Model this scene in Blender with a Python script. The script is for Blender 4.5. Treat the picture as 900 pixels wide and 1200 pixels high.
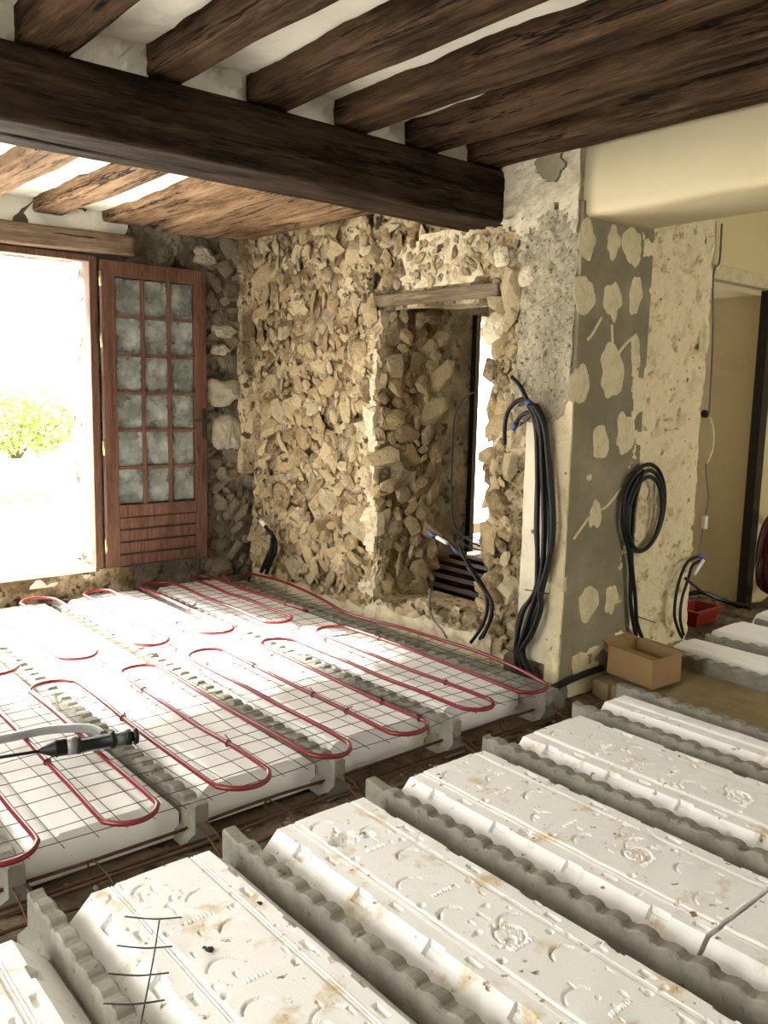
import bpy, math, random
import numpy as np
from mathutils import Vector, Matrix
random.seed(7); RNG = np.random.default_rng(11)
S = bpy.context.scene
COL = S.collection
for o in list(bpy.data.objects): bpy.data.objects.remove(o)

# ------------------------------------------------------------------ camera
CAM_H = 1.42; FPX = 1000.0
def cam_axes():
    # world axes seen from the camera, measured from the vanishing points of joists and beam
    def d(px, py):
        v = np.array([(px-450)/FPX, -(py-600)/FPX, -1.0]); return v/np.linalg.norm(v)
    yd = d(-402, 440); xd = d(1645, 486)
    zd = np.cross(xd, yd); zd /= np.linalg.norm(zd)
    u, s, vt = np.linalg.svd(np.stack([xd, yd, zd])); return u @ vt
MW = cam_axes()
CAMP = np.array([0, 0, CAM_H])
cd = bpy.data.cameras.new('camera'); cam = bpy.data.objects.new('camera', cd); COL.objects.link(cam)
cd.sensor_fit = 'VERTICAL'; cd.sensor_height = 36.0; cd.sensor_width = 27.0
cd.lens = FPX/1200*36; cd.clip_start = .02; cd.clip_end = 300
mm = Matrix([list(r) for r in MW]).to_4x4(); mm.translation = Vector(CAMP); cam.matrix_world = mm
S.camera = cam
def on(p, ax, val):
    """measured point of the room: pixel of the survey photo on a known plane"""
    v = np.array([(p[0]-450)/FPX, -(p[1]-600)/FPX, -1.0]); r = MW @ v
    return CAMP + r*((val-CAMP[ax])/r[ax])

# ------------------------------------------------------------------ light
w = bpy.data.worlds.new('sky'); S.world = w; w.use_nodes = True
bg = w.node_tree.nodes['Background']; bg.inputs[0].default_value = (1.0, .985, .95, 1); bg.inputs[1].default_value = 4.0
sd = bpy.data.lights.new('sun', 'SUN'); sun = bpy.data.objects.new('sun', sd); COL.objects.link(sun)
sd.energy = 22.0; sd.angle = math.radians(8); sd.color = (1, .96, .88)
sun.rotation_euler = Vector((.36, -1.0, -.88)).to_track_quat('-Z', 'Y').to_euler()
def portal(name, loc, size, direction):
    l = bpy.data.lights.new(name, 'AREA'); l.shape = 'RECTANGLE'; l.size, l.size_y = size
    l.cycles.is_portal = True
    o = bpy.data.objects.new(name, l); COL.objects.link(o); o.location = loc
    o.rotation_euler = Vector(direction).to_track_quat('-Z', 'Z').to_euler()
portal('door_daylight', (1.35, 6.25, 1.25), (1.9, 2.3), (0, -1, 0))
portal('window_daylight', (-1.95, 2.6, 1.4), (2.6, 1.9), (1, 0, 0))
portal('far_door_daylight', (6.6, 6.25, 1.1), (1.3, 2.3), (0, -1, 0))
portal('far_window_daylight', (5.6, -1.95, 1.4), (1.4, 1.6), (0, 1, 0))
S.view_settings.view_transform = 'Standard'; S.view_settings.look = 'None'
S.view_settings.gamma = 1; S.view_settings.use_curve_mapping = False
S.view_settings.exposure = 1.5

# ------------------------------------------------------------------ helpers
def vnoise(x, y, seed=0):
    x = np.asarray(x, float); y = np.asarray(y, float)
    xi = np.floor(x).astype(np.int64); yi = np.floor(y).astype(np.int64)
    fx = x-xi; fy = y-yi; fx = fx*fx*(3-2*fx); fy = fy*fy*(3-2*fy)
    def h(a, b):
        n = (a*374761393 + b*668265263 + seed*974634521) & 0x7fffffff
        n = ((n ^ (n >> 13))*1274126177) & 0x7fffffff
        n = (n ^ (n >> 16)) & 0xffff
        return n/32767.5-1
    return (h(xi, yi)*(1-fx)+h(xi+1, yi)*fx)*(1-fy)+(h(xi, yi+1)*(1-fx)+h(xi+1, yi+1)*fx)*fy
def fnoise(x, y, s=1, oct=4, seed=0):
    t = 0; a = 1; n = 0
    for k in range(oct):
        t = t+a*vnoise(np.asarray(x)*s, np.asarray(y)*s, seed+k*17); n += a; a *= .5; s *= 2.03
    return t/n*1.5
def mesh_obj(name, V, F, mat, parent=None, smooth=False):
    V = np.asarray(V, float)
    lo = V.min(0); hi = V.max(0)
    org = np.array([(lo[0]+hi[0])/2, (lo[1]+hi[1])/2, lo[2]])
    me = bpy.data.meshes.new(name)
    me.from_pydata((V-org).tolist(), [], [list(map(int, f)) for f in F]); me.update()
    if smooth: me.polygons.foreach_set('use_smooth', [True]*len(me.polygons))
    me.materials.append(mat)
    o = bpy.data.objects.new(name, me); COL.objects.link(o); o.location = org
    if parent: attach(o, parent)
    return o
WLOC = {}
def attach(o, parent):
    o.parent = parent
    # every object here is only translated, so world location = stored location
    o.matrix_parent_inverse = Matrix.Translation(-WLOC.get(parent.name, Vector(parent.location)))
    WLOC[o.name] = Vector(o.location)
def empty(name, loc=(0, 0, 0)):
    o = bpy.data.objects.new(name, None); COL.objects.link(o); o.location = loc; o.empty_display_size = .1
    WLOC[o.name] = Vector(loc); return o
def tag(o, label=None, cat=None, group=None, kind=None):
    if label: o['label'] = label
    if cat: o['category'] = cat
    if group: o['group'] = group
    if kind: o['kind'] = kind
    return o
def structure(o): o['kind'] = 'structure'; return o
def boxg(lo, hi):
    x0, y0, z0 = lo; x1, y1, z1 = hi
    V = [(x0,y0,z0),(x1,y0,z0),(x1,y1,z0),(x0,y1,z0),(x0,y0,z1),(x1,y0,z1),(x1,y1,z1),(x0,y1,z1)]
    F = [(0,3,2,1),(4,5,6,7),(0,1,5,4),(1,2,6,5),(2,3,7,6),(3,0,4,7)]
    return V, F
def merge(gs):
    V = []; F = []
    for v, f in gs:
        n = len(V); V += [tuple(p) for p in v]; F += [tuple(i+n for i in q) for q in f]
    return V, F
def box(name, lo, hi, mat, parent=None, bevel=0):
    o = mesh_obj(name, *boxg(lo, hi), mat, parent)
    if bevel:
        m = o.modifiers.new('edge', 'BEVEL'); m.width = bevel; m.segments = 2
    return o
def boxes(name, lst, mat, parent=None): return mesh_obj(name, *merge([boxg(a, b) for a, b in lst]), mat, parent)
def spline(pts, k=6, closed=False):
    P = [np.asarray(p, float) for p in pts]; n = len(P); out = []
    rng = range(n) if closed else range(n-1)
    for i in rng:
        if closed: a, b, c, d = P[i-1], P[i], P[(i+1) % n], P[(i+2) % n]
        else: a, b, c, d = P[max(i-1, 0)], P[i], P[i+1], P[min(i+2, n-1)]
        for j in range(k):
            t = j/k
            out.append(.5*((2*b)+(c-a)*t+(2*a-5*b+4*c-d)*t*t+(3*b-a-3*c+d)*t**3))
    if not closed: out.append(P[-1])
    return out
def tubeg(pts, r, n=8, closed=False):
    P = [Vector(p) for p in pts]; m = len(P); V = []; F = []
    rs = r if hasattr(r, '__len__') else [r]*m
    T = []
    for i in range(m):
        a = P[i-1] if (i > 0 or closed) else P[i]; b = P[(i+1) % m] if (i < m-1 or closed) else P[i]
        t = (b-a); T.append(t.normalized() if t.length > 1e-9 else Vector((0, 0, 1)))
    u = T[0].orthogonal().normalized()
    for i in range(m):
        u = (u-T[i]*u.dot(T[i]))
        u = u.normalized() if u.length > 1e-6 else T[i].orthogonal().normalized()
        v = T[i].cross(u)
        for k in range(n):
            a = 2*math.pi*k/n; V.append(tuple(P[i]+(u*math.cos(a)+v*math.sin(a))*rs[i]))
    for i in range(m if closed else m-1):
        j = (i+1) % m
        for k in range(n): F.append((i*n+k, i*n+(k+1) % n, j*n+(k+1) % n, j*n+k))
    if not closed: F.append(tuple(range(n))[::-1]); F.append(tuple((m-1)*n+k for k in range(n)))
    return V, F
def tube(name, pts, r, mat, parent=None, n=8, closed=False):
    return mesh_obj(name, *tubeg(pts, r, n, closed), mat, parent, True)
def lathe_axis(p0, p1, prof, n=16):
    """prof = [(t along axis in metres, radius)]"""
    p0 = Vector(p0); d = (Vector(p1)-p0).normalized()
    return tubeg([p0+d*t for t, r in prof], [max(r, 1e-4) for t, r in prof], n)
def hull_rock(seed, n=13, flat=.6):
    import bmesh
    r = random.Random(seed); bm = bmesh.new()
    for i in range(n):
        z = r.uniform(-1, 1); a = r.uniform(0, 6.283); q = math.sqrt(1-z*z); k = r.uniform(.8, 1.08)
        bm.verts.new((q*math.cos(a)*k, q*math.sin(a)*k, z*k*flat))
    res = bmesh.ops.convex_hull(bm, input=bm.verts)
    bad = [g for g in res['geom_interior'] if isinstance(g, bmesh.types.BMVert)]
    if bad: bmesh.ops.delete(bm, geom=bad, context='VERTS')
    bm.verts.index_update()
    V = [tuple(v.co) for v in bm.verts]; idx = {v: i for i, v in enumerate(bm.verts)}
    F = [tuple(idx[v] for v in f.verts) for f in bm.faces]; bm.free(); return V, F

# ------------------------------------------------------------------ materials
def nm(name):
    m = bpy.data.materials.new(name); m.use_nodes = True
    nt = m.node_tree; b = nt.nodes['Principled BSDF']; return m, nt, b
def pos_map(nt, scale):
    g = nt.nodes.new('ShaderNodeNewGeometry'); mp = nt.nodes.new('ShaderNodeMapping')
    mp.inputs['Scale'].default_value = scale if hasattr(scale, '__len__') else (scale,)*3
    nt.links.new(g.outputs['Position'], mp.inputs['Vector']); return mp.outputs[0]
def noise(nt, vec, s=1, det=4, rough=.6):
    n = nt.nodes.new('ShaderNodeTexNoise'); n.inputs['Scale'].default_value = s
    n.inputs['Detail'].default_value = det; n.inputs['Roughness'].default_value = rough
    nt.links.new(vec, n.inputs['Vector']); return n.outputs['Fac']
def ramp(nt, fac, stops):
    r = nt.nodes.new('ShaderNodeValToRGB'); e = r.color_ramp.elements
    while len(e) < len(stops): e.new(.5)
    for i, (p, c) in enumerate(stops):
        e[i].position = p; e[i].color = (*c, 1) if len(c) == 3 else c
    nt.links.new(fac, r.inputs[0]); return r.outputs[0]
def mixc(nt, fac, a, b, mode='MIX'):
    m = nt.nodes.new('ShaderNodeMix'); m.data_type = 'RGBA'; m.blend_type = mode
    for i, v in ((0, fac), (6, a), (7, b)):
        if hasattr(v, 'links'): nt.links.new(v, m.inputs[i])
        elif i == 0: m.inputs[0].default_value = v
        else: m.inputs[i].default_value = (*v, 1)
    return m.outputs[2]
def bump(nt, b, h, strength=.3, dist=.01):
    n = nt.nodes.new('ShaderNodeBump'); n.inputs['Strength'].default_value = strength; n.inputs['Distance'].default_value = dist
    nt.links.new(h, n.inputs['Height']); nt.links.new(n.outputs[0], b.inputs['Normal'])
def plain(name, c, rough=.6, metal=0, var=.12, s=9, bs=.15, bd=.004, bscale=90, spec=.4):
    m, nt, b = nm(name); v = pos_map(nt, 1)
    n = noise(nt, v, s, 5); c = np.array(c)
    nt.links.new(ramp(nt, n, [(.3, tuple(np.clip(c*(1-var), 0, 1))), (.7, tuple(np.clip(c*(1+var), 0, 1)))]), b.inputs['Base Color'])
    b.inputs['Roughness'].default_value = rough; b.inputs['Metallic'].default_value = metal
    b.inputs['Specular IOR Level'].default_value = spec
    if bs: bump(nt, b, noise(nt, v, bscale, 3), bs, bd)
    return m
def stained(name, c, c2, s=3, lo=.55, hi=.68, rough=.9, bs=.4, bd=.006, bscale=60, c3=None, s3=25, lo3=.66, hi3=.72):
    m, nt, b = nm(name); v = pos_map(nt, 1)
    col = mixc(nt, ramp(nt, noise(nt, v, s, 8, .65), [(lo, (0,0,0)), (hi, (1,1,1))]), c, c2)
    if c3: col = mixc(nt, ramp(nt, noise(nt, v, s3, 6, .6), [(lo3, (0,0,0)), (hi3, (1,1,1))]), col, c3)
    nt.links.new(col, b.inputs['Base Color']); b.inputs['Roughness'].default_value = rough
    b.inputs['Specular IOR Level'].default_value = .2
    bump(nt, b, noise(nt, v, bscale, 5, .7), bs, bd); return m
def wood(name, axis, dark, mid, light, crack=.62, rough=.75, fine=38):
    m, nt, b = nm(name)
    i = 'XYZ'.index(axis)
    def sc(a, c): s = [c]*3; s[i] = a; return s
    g1 = noise(nt, pos_map(nt, sc(1.8, 22)), 1, 9, .72)
    g2 = noise(nt, pos_map(nt, sc(7, fine*3.2)), 1, 5, .75)
    g3 = noise(nt, pos_map(nt, sc(1.6, 6)), 1, 6, .65)
    col = ramp(nt, g1, [(.34, dark), (.5, mid), (.66, light)])
    col = mixc(nt, ramp(nt, g2, [(.40, (.25,.25,.25)), (.58, (1,1,1))]), tuple(np.array(dark)*.55), col)
    col = mixc(nt, ramp(nt, g3, [(.42, (0,0,0)), (.68, (.6,.6,.6))]), col, light)
    cr = ramp(nt, noise(nt, pos_map(nt, sc(1.3, 26)), 1, 5, .6), [(crack, (1,1,1)), (crack+.02, (0,0,0)), (crack+.035, (0,0,0)), (crack+.06, (1,1,1))])
    col = mixc(nt, cr, (.008, .006, .004), col)
    nt.links.new(col, b.inputs['Base Color']); b.inputs['Roughness'].default_value = rough
    b.inputs['Specular IOR Level'].default_value = .06
    h = mixc(nt, .45, g2, mixc(nt, .5, g1, cr)); bump(nt, b, h, 1.0, .02); return m
def stone_mat(name='rubble_stone', dull=0.0):
    m, nt, b = nm(name); v = pos_map(nt, 1)
    oi = nt.nodes.new('ShaderNodeObjectInfo'); g = nt.nodes.new('ShaderNodeNewGeometry')
    ad = nt.nodes.new('ShaderNodeMath'); ad.operation = 'ADD'
    nt.links.new(oi.outputs['Random'], ad.inputs[0]); nt.links.new(g.outputs['Random Per Island'], ad.inputs[1])
    fr = nt.nodes.new('ShaderNodeMath'); fr.operation = 'FRACT'; nt.links.new(ad.outputs[0], fr.inputs[0])
    col = ramp(nt, fr.outputs[0], [(0, (.20,.13,.062)), (.2, (.40,.28,.14)), (.45, (.54,.405,.215)), (.7, (.64,.51,.295)), (.88, (.32,.25,.16)), (1, (.74,.63,.42))])
    col = mixc(nt, ramp(nt, noise(nt, v, 24, 7, .7), [(.42, (0,0,0)), (.72, (.75,.75,.75))]), col, (.70,.58,.37))
    col = mixc(nt, ramp(nt, noise(nt, v, 55, 5, .7), [(.56, (0,0,0)), (.7, (.7,.7,.7))]), col, (.10,.068,.036))
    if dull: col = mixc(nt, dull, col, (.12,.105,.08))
    nt.links.new(col, b.inputs['Base Color']); b.inputs['Roughness'].default_value = .95; b.inputs['Specular IOR Level'].default_value = .15
    bump(nt, b, noise(nt, v, 48, 8, .75), 1.0, .03); return m
def glass_mat():
    m, nt, b = nm('dusty_glass'); v = pos_map(nt, 1)
    n = noise(nt, v, 7, 5, .6)
    nt.links.new(ramp(nt, n, [(.35, (.11,.125,.105)), (.52, (.20,.215,.19)), (.72, (.38,.39,.35))]), b.inputs['Base Color'])
    b.inputs['Roughness'].default_value = .25
    nt.links.new(ramp(nt, noise(nt, v, 9, 4), [(.4, (.55,)*3), (.65, (.95,)*3)]), b.inputs['Alpha'])
    return m
M = {}
M['stone'] = stone_mat(); M['stone_grey'] = stone_mat('dull_stone', .72)  # second copy is the same stone mixed towards dark grey-brown
M['mortar'] = stained('mortar_with_shade', (.19,.13,.065), (.64,.52,.33), 4, .44, .57, .95, 1.0, .03, 40, (.085,.056,.03), 16, .54, .62)  # earthy mortar with pale lime patches; dark tones paint in shade between stones
M['mortar_pale'] = stained('pale_mortar', (.62,.54,.38), (.40,.31,.18), 8, .5, .62, .95, .8, .015, 50)
M['cement_grey'] = stained('grey_cement', (.19,.163,.105), (.29,.25,.163), 3.5, .42, .7, .85, .3, .004, 50)
M['cement_rough'] = stained('rough_cement', (.34,.29,.205), (.47,.41,.29), 6, .4, .6, .95, .9, .02, 60, (.10,.078,.05), 50, .56, .66)
M['window_wall'] = stained('old_grey_render', (.105,.088,.06), (.20,.17,.12), 5, .45, .62, .95, .9, .02, 40, (.03,.024,.016), 9, .55, .64)
M['render_cream'] = stained('cream_render', (.70,.60,.38), (.55,.46,.27), 7, .52, .66, .95, .8, .012, 50, (.15,.11,.06), 26, .62, .69)
M['dab'] = stained('plaster_dab', (.60,.52,.325), (.44,.375,.225), 14, .45, .7, .9, .5, .006, 60)
M['dab_grey'] = stained('grey_plaster_dab', (.36,.32,.24), (.24,.21,.15), 12, .46, .64, .95, .8, .01, 60)
M['chase'] = stained('white_plaster', (.62,.56,.42), (.50,.44,.31), 6, .5, .7, .9, .4, .006, 40, (.25,.2,.14), 55, .72, .75)
M['upper'] = stained('mottled_plaster', (.58,.51,.37), (.40,.345,.24), 6, .46, .62, .95, .8, .012, 50, (.60,.54,.40), 11, .55, .63)
M['plaster'] = stained('ceiling_plaster', (.76,.73,.63), (.66,.62,.51), 3, .5, .75, .9, .35, .008, 22)
M['soffit'] = stained('cream_plaster', (.60,.515,.33), (.56,.475,.295), 2, .5, .7, .9, .15, .004, 40, (.38,.31,.2), 17, .73, .76)
M['yellow'] = stained('yellow_plaster', (.62,.52,.28), (.57,.475,.25), 2, .5, .7, .9, .15, .004, 40)
M['beige'] = stained('beige_panel', (.64,.54,.34), (.58,.48,.295), 3, .5, .7, .9, .15, .004, 30, (.2,.16,.1), 12, .72, .75)
M['beam'] = wood('smoked_oak_beam', 'X', (.009,.0055,.0032), (.030,.019,.0112), (.085,.054,.031), .60)
M['joist'] = wood('oak_joist', 'Y', (.011,.0055,.0028), (.055,.030,.0155), (.165,.098,.055), .58)
M['joist_pale'] = wood('pale_oak_joist', 'Y', (.07,.036,.018), (.25,.15,.082), (.45,.30,.18), .58)
M['lintel'] = wood('weathered_lintel', 'X', (.10,.068,.042), (.20,.14,.09), (.30,.22,.15), .68)
M['lintel_y'] = wood('weathered_wood', 'Y', (.09,.065,.04), (.20,.15,.095), (.36,.29,.20), .62)
M['door'] = wood('varnished_door_wood', 'Z', (.080,.038,.024), (.125,.062,.040), (.175,.092,.060), .8, .45, 25)
M['glass'] = glass_mat()
M['eps'] = stained('white_polystyrene', (.87,.865,.845), (.66,.54,.36), 6.5, .565, .68, .75, .35, .0035, 140, (.22,.15,.07), 24, .64, .70)
M['eps_clean'] = stained('clean_polystyrene', (.86,.855,.83), (.72,.66,.52), 3, .62, .75, .75, .35, .0035, 140)
M['concrete'] = stained('joist_concrete', (.205,.195,.16), (.30,.285,.235), 7, .45, .65, .9, .5, .005, 80, (.105,.097,.075), 30, .6, .7)
M['dirt'] = stained('dusty_ground', (.12,.088,.052), (.23,.175,.11), 4, .42, .62, .95, .9, .015, 50, (.06,.043,.026), 15, .56, .65)
M['sand'] = stained('sandy_ground', (.25,.185,.095), (.33,.25,.135), 5, .42, .62, .95, .8, .012, 50, (.16,.12,.07), 22, .64, .7)
M['rust'] = plain('rusty_steel', (.085,.042,.022), .8, .3, .35, 30)
M['wire'] = plain('dark_wire', (.055,.055,.05), .55, .6, .2, 30, 0)
M['pipe'] = plain('red_plastic_pipe', (.155,.010,.012), .3, 0, .12, 6, .05, spec=.5)
M['black'] = plain('black_rubber', (.008,.008,.008), .5, 0, .2, 20, .08, spec=.25)
M['grey_cable'] = plain('grey_cable', (.13,.13,.12), .5, 0, .1, 20, 0)
M['blue'] = plain('blue_tape', (.03,.07,.22), .5, 0, .1, 20, 0)
M['white_plastic'] = plain('white_plastic', (.7,.7,.66), .4, 0, .05, 20, 0)
M['grey_plastic'] = plain('grey_plastic', (.20,.205,.20), .35, 0, .08, 20, 0)
M['clear_plastic'] = plain('smoky_plastic', (.12,.125,.125), .12, 0, .1, 20, 0)
M['card'] = plain('brown_cardboard', (.27,.165,.072), .8, 0, .12, 6, .2, .003, 60)
M['steel'] = plain('brass_hinge', (.42,.30,.17), .35, .8, .1, 20, 0)
M['black_metal'] = plain('dark_painted_wood', (.018,.015,.012), .6, 0, .3, 12)
M['red_plastic'] = plain('red_plastic', (.20,.016,.010), .45, 0, .1, 12, 0)
M['dark_red'] = plain('dark_red_hose', (.055,.006,.005), .5, 0, .2, 12, 0)
M['clod'] = plain('black_clod', (.02,.016,.012), .9, 0, .3, 60, .8, .005, 120)
M['rubble'] = plain('grey_rubble', (.30,.25,.18), .95, 0, .3, 14, .8, .01, 60)
M['gravel'] = plain('pale_gravel', (.75,.73,.68), .95, 0, .08, 4, .5, .01, 50)
M['leaf'] = plain('green_leaf', (.22,.30,.06), .6, 0, .4, 9, 0)
M['bark'] = plain('brown_bark', (.12,.08,.05), .9, 0, .2, 9)
M['tile'] = plain('terracotta', (.45,.17,.09), .8, 0, .2, 9)
M['reveal'] = stained('pale_reveal', (.70,.65,.54), (.50,.42,.30), 9, .6, .72, .95, .6, .01, 40)

# ------------------------------------------------------------------ rough panels and stones
XW, YW, YP = 3.48, 5.72, 2.66
def panel(name, org, U, Vv, N, lu, lv, step, amp, scale, mat, parent, hole=None, seed=0, pits=0, smooth=False, lift=0.0, outline=None, back=.06):
    """a lumpy skin of real relief on a wall: grid along U x V pushed along N"""
    nu = max(2, int(lu/step)+1); nv = max(2, int(lv/step)+1)
    u, v = np.meshgrid(np.linspace(0, lu, nu), np.linspace(0, lv, nv), indexing='ij')
    h = lift+amp*fnoise(u, v, scale, 4, seed)+amp*.35*fnoise(u, v, scale*4, 2, seed+9)
    if pits:
        q = fnoise(u, v, 14, 3, seed+31); h = h-pits*np.clip(q-.35, 0, .5)*2
    uu = u+step*.3*vnoise(u*91, v*97, seed+3); vv = v+step*.3*vnoise(u*83, v*89, seed+5)
    uu[0], uu[-1] = 0, lu; vv[:, 0], vv[:, -1] = 0, lv
    O = np.array(org, float); U = np.array(U, float); Vv = np.array(Vv, float); N = np.array(N, float)
    P = O+uu[..., None]*U+vv[..., None]*Vv+h[..., None]*N
    keep = np.ones((nu-1, nv-1), bool)
    uc = (u[:-1, :-1]+u[1:, 1:])/2; vc = (v[:-1, :-1]+v[1:, 1:])/2
    if hole is not None: keep &= ~hole(uc, vc)
    if outline is not None: keep &= outline(uc, vc)
    flip = np.dot(np.cross(U, Vv), N) < 0
    F = []; idx = np.arange(nu*nv).reshape(nu, nv)
    used = {}
    for i, j in np.argwhere(keep):
        q = [idx[i, j], idx[i+1, j], idx[i+1, j+1], idx[i, j+1]]; F.append(q[::-1] if flip else q)
    # rim going back into the wall so that the skin has thickness
    PV = P.reshape(-1, 3).tolist(); bk = {}
    def b(i):
        if i not in bk:
            bk[i] = len(PV); p = np.array(PV[i]); d = np.dot(p-O, N); PV.append((p-N*(d+back)).tolist())
        return bk[i]
    kp = np.pad(keep, 1)
    for i, j in np.argwhere(keep):
        a = idx[i, j], idx[i+1, j], idx[i+1, j+1], idx[i, j+1]
        for (di, dj, e0, e1) in ((0, -1, 0, 1), (1, 0, 1, 2), (0, 1, 2, 3), (-1, 0, 3, 0)):
            if not kp[i+1+di, j+1+dj]:
                q = [a[e1], a[e0], b(a[e0]), b(a[e1])]; F.append(q[::-1] if flip else q)
    us = sorted({i for f in F for i in f}); rm = {k: n for n, k in enumerate(us)}
    return mesh_obj(name, [PV[k] for k in us], [[rm[i] for i in f] for f in F], mat, parent, smooth)

ROCKS = [hull_rock(100+i, random.choice([18, 22, 26]), random.uniform(.5, .7)) for i in range(16)]
ROCKM = []
ROCKG = []
for i, (v, f) in enumerate(ROCKS):
    me = bpy.data.meshes.new('stone'); me.from_pydata(v, [], f); me.materials.append(M['stone']); ROCKM.append(me)
    m2 = me.copy(); m2.materials.clear(); m2.materials.append(M['stone_grey']); ROCKG.append(m2)
def scatter(lu, lv, radii, tries, allow, seed, tight=.86):
    r = np.random.default_rng(seed); C = np.zeros((0, 3)); 
    for rad0, t in zip(radii, tries):
        for k in range(t):
            rad = rad0*r.uniform(.85, 1.15); u = r.uniform(0, lu); v = r.uniform(0, lv)
            if not allow(u, v, rad): continue
            if len(C):
                d = np.hypot(C[:, 0]-u, C[:, 1]-v)
                if (d < tight*(C[:, 2]+rad)).any(): continue
            C = np.vstack([C, (u, v, rad)])
    return C
def stones(parent, org, U, Vv, N, C, seed, singles=300, prot=.15, stretch=1.28, pool=None):
    pool = pool or ROCKM
    r = random.Random(seed); O = Vector(org); U = Vector(U); Vv = Vector(Vv); N = Vector(N)
    C = sorted(C.tolist(), key=lambda c: -c[2]); rest = []
    base = WLOC.get(parent.name, Vector(parent.location))
    for k, (u, v, rad) in enumerate(C):
        a = r.uniform(0, 6.28); sx = rad*r.uniform(.9, 1.55)*stretch; sy = rad*r.uniform(.7, 1.05)*stretch; sz = rad*r.uniform(.7, 1.05)
        ex = (U*math.cos(a)+Vv*math.sin(a)); ey = N.cross(ex); n2 = N
        tilt = Matrix.Rotation(r.uniform(-.5, .5), 3, ex) @ Matrix.Rotation(r.uniform(-.5, .5), 3, ey)
        R = tilt @ Matrix((ex, ey, n2)).transposed()
        Mx = R.to_4x4() @ Matrix.Diagonal((sx, sy, sz, 1)); Mx.translation = O+U*u+Vv*v+N*(rad*(prot+r.uniform(-.3, .3))+.014*float(fnoise(u, v, 3.2, 2, seed)))
        q = r.randrange(len(ROCKM))
        if k < singles:
            o = bpy.data.objects.new('stone', pool[q]); COL.objects.link(o); o.parent = parent
            o.matrix_parent_inverse = Matrix.Translation(-base); o.matrix_basis = Mx
        else: rest.append(([tuple(Mx @ Vector(p)) for p in ROCKS[q][0]], ROCKS[q][1]))
    if rest:
        o = mesh_obj('small_stones', *merge(rest), M['stone'], parent); o['kind'] = 'stuff'
X_, Y_, Z_ = (1, 0, 0), (0, 1, 0), (0, 0, 1); NX, NY = (-1, 0, 0), (0, -1, 0)

# ================================================================== STRUCTURE
fl = structure(boxes('floor', [((-2.2, -2.2, -.40), (8.0, 6.3, -.17))], M['dirt']))
panel('ground_crust', (-.2, 2.2, -.165), X_, Y_, Z_, 4.3, .5, .02, .012, 7, M['dirt'], fl, seed=3)
panel('sandy_patch', (3.63, .6, -.078), X_, Y_, Z_, .64, 2.05, .025, .014, 4, M['sand'], fl, seed=5, back=.10, outline=lambda u, v: (u > .05+.05*fnoise(v, v*0, 4, 3, 2)) & (v < 2.03))
panel('far_ground', (4.66, 2.62, -.13), X_, Y_, Z_, 2.6, 3.0, .04, .03, 4, M['dirt'], fl, seed=8, back=.05)

# --- wall with the garden door (plane y = YW, facing the camera)
TH = .16
ww = structure(empty('wall_back', (2.9, YW, 0)))
boxes('wall_body', [((2.29, YW+.02, -.2), (4.6, YW+.5, 2.8)), ((-2.2, YW+.02, 2.27), (2.29, YW+.5, 2.8)),
                    ((-2.2, YW+.02, -.2), (2.29, YW+.5, TH-.02)), ((-2.2, YW+.02, TH-.02), (.45, YW+.5, 2.27)),
                    ((4.6, YW+.02, -.2), (5.94, YW+.5, 2.8)), ((5.94, YW+.02, 2.15), (7.3, YW+.5, 2.8)), ((7.3, YW+.02, -.2), (8, YW+.5, 2.8))], M['window_wall'], ww)
panel('rough_render', (2.50, YW+.02, -.15), X_, Z_, NY, .98, 2.75, .025, .022, 6, M['window_wall'], ww, seed=21, pits=.03, lift=.01)
panel('sill_render', (-.6, YW+.02, -.15), X_, Z_, NY, 3.1, TH+.14, .03, .02, 6, M['mortar'], ww, seed=22, lift=.03)
panel('sill_top', (-.6, YW+.0, TH-.03), X_, Y_, Z_, 2.86, .52, .04, .01, 5, M['reveal'], ww, seed=23)
panel('plaster_band', (-1.0, YW+.02, 2.40), X_, Z_, NY, 3.55, .30, .04, .008, 4, M['plaster'], ww, seed=24, lift=.005)
panel('outer_reveal', (2.29, YW+.06, TH), Y_, Z_, NX, .46, 2.12, .03, .014, 7, M['reveal'], ww, seed=25, pits=.02)
C = scatter(.40, 2.6, [.075, .055, .04, .03], [120, 300, 600, 700], lambda u, v, r: r < u < .40-r*.5 and (v < .95 or v > 1.85 or (1.2 < v < 1.32)), 31)
stones(ww, (3.06, YW, -.1), X_, Z_, NY, C, 32, 300, -.3, 1.28, ROCKG)
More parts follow.
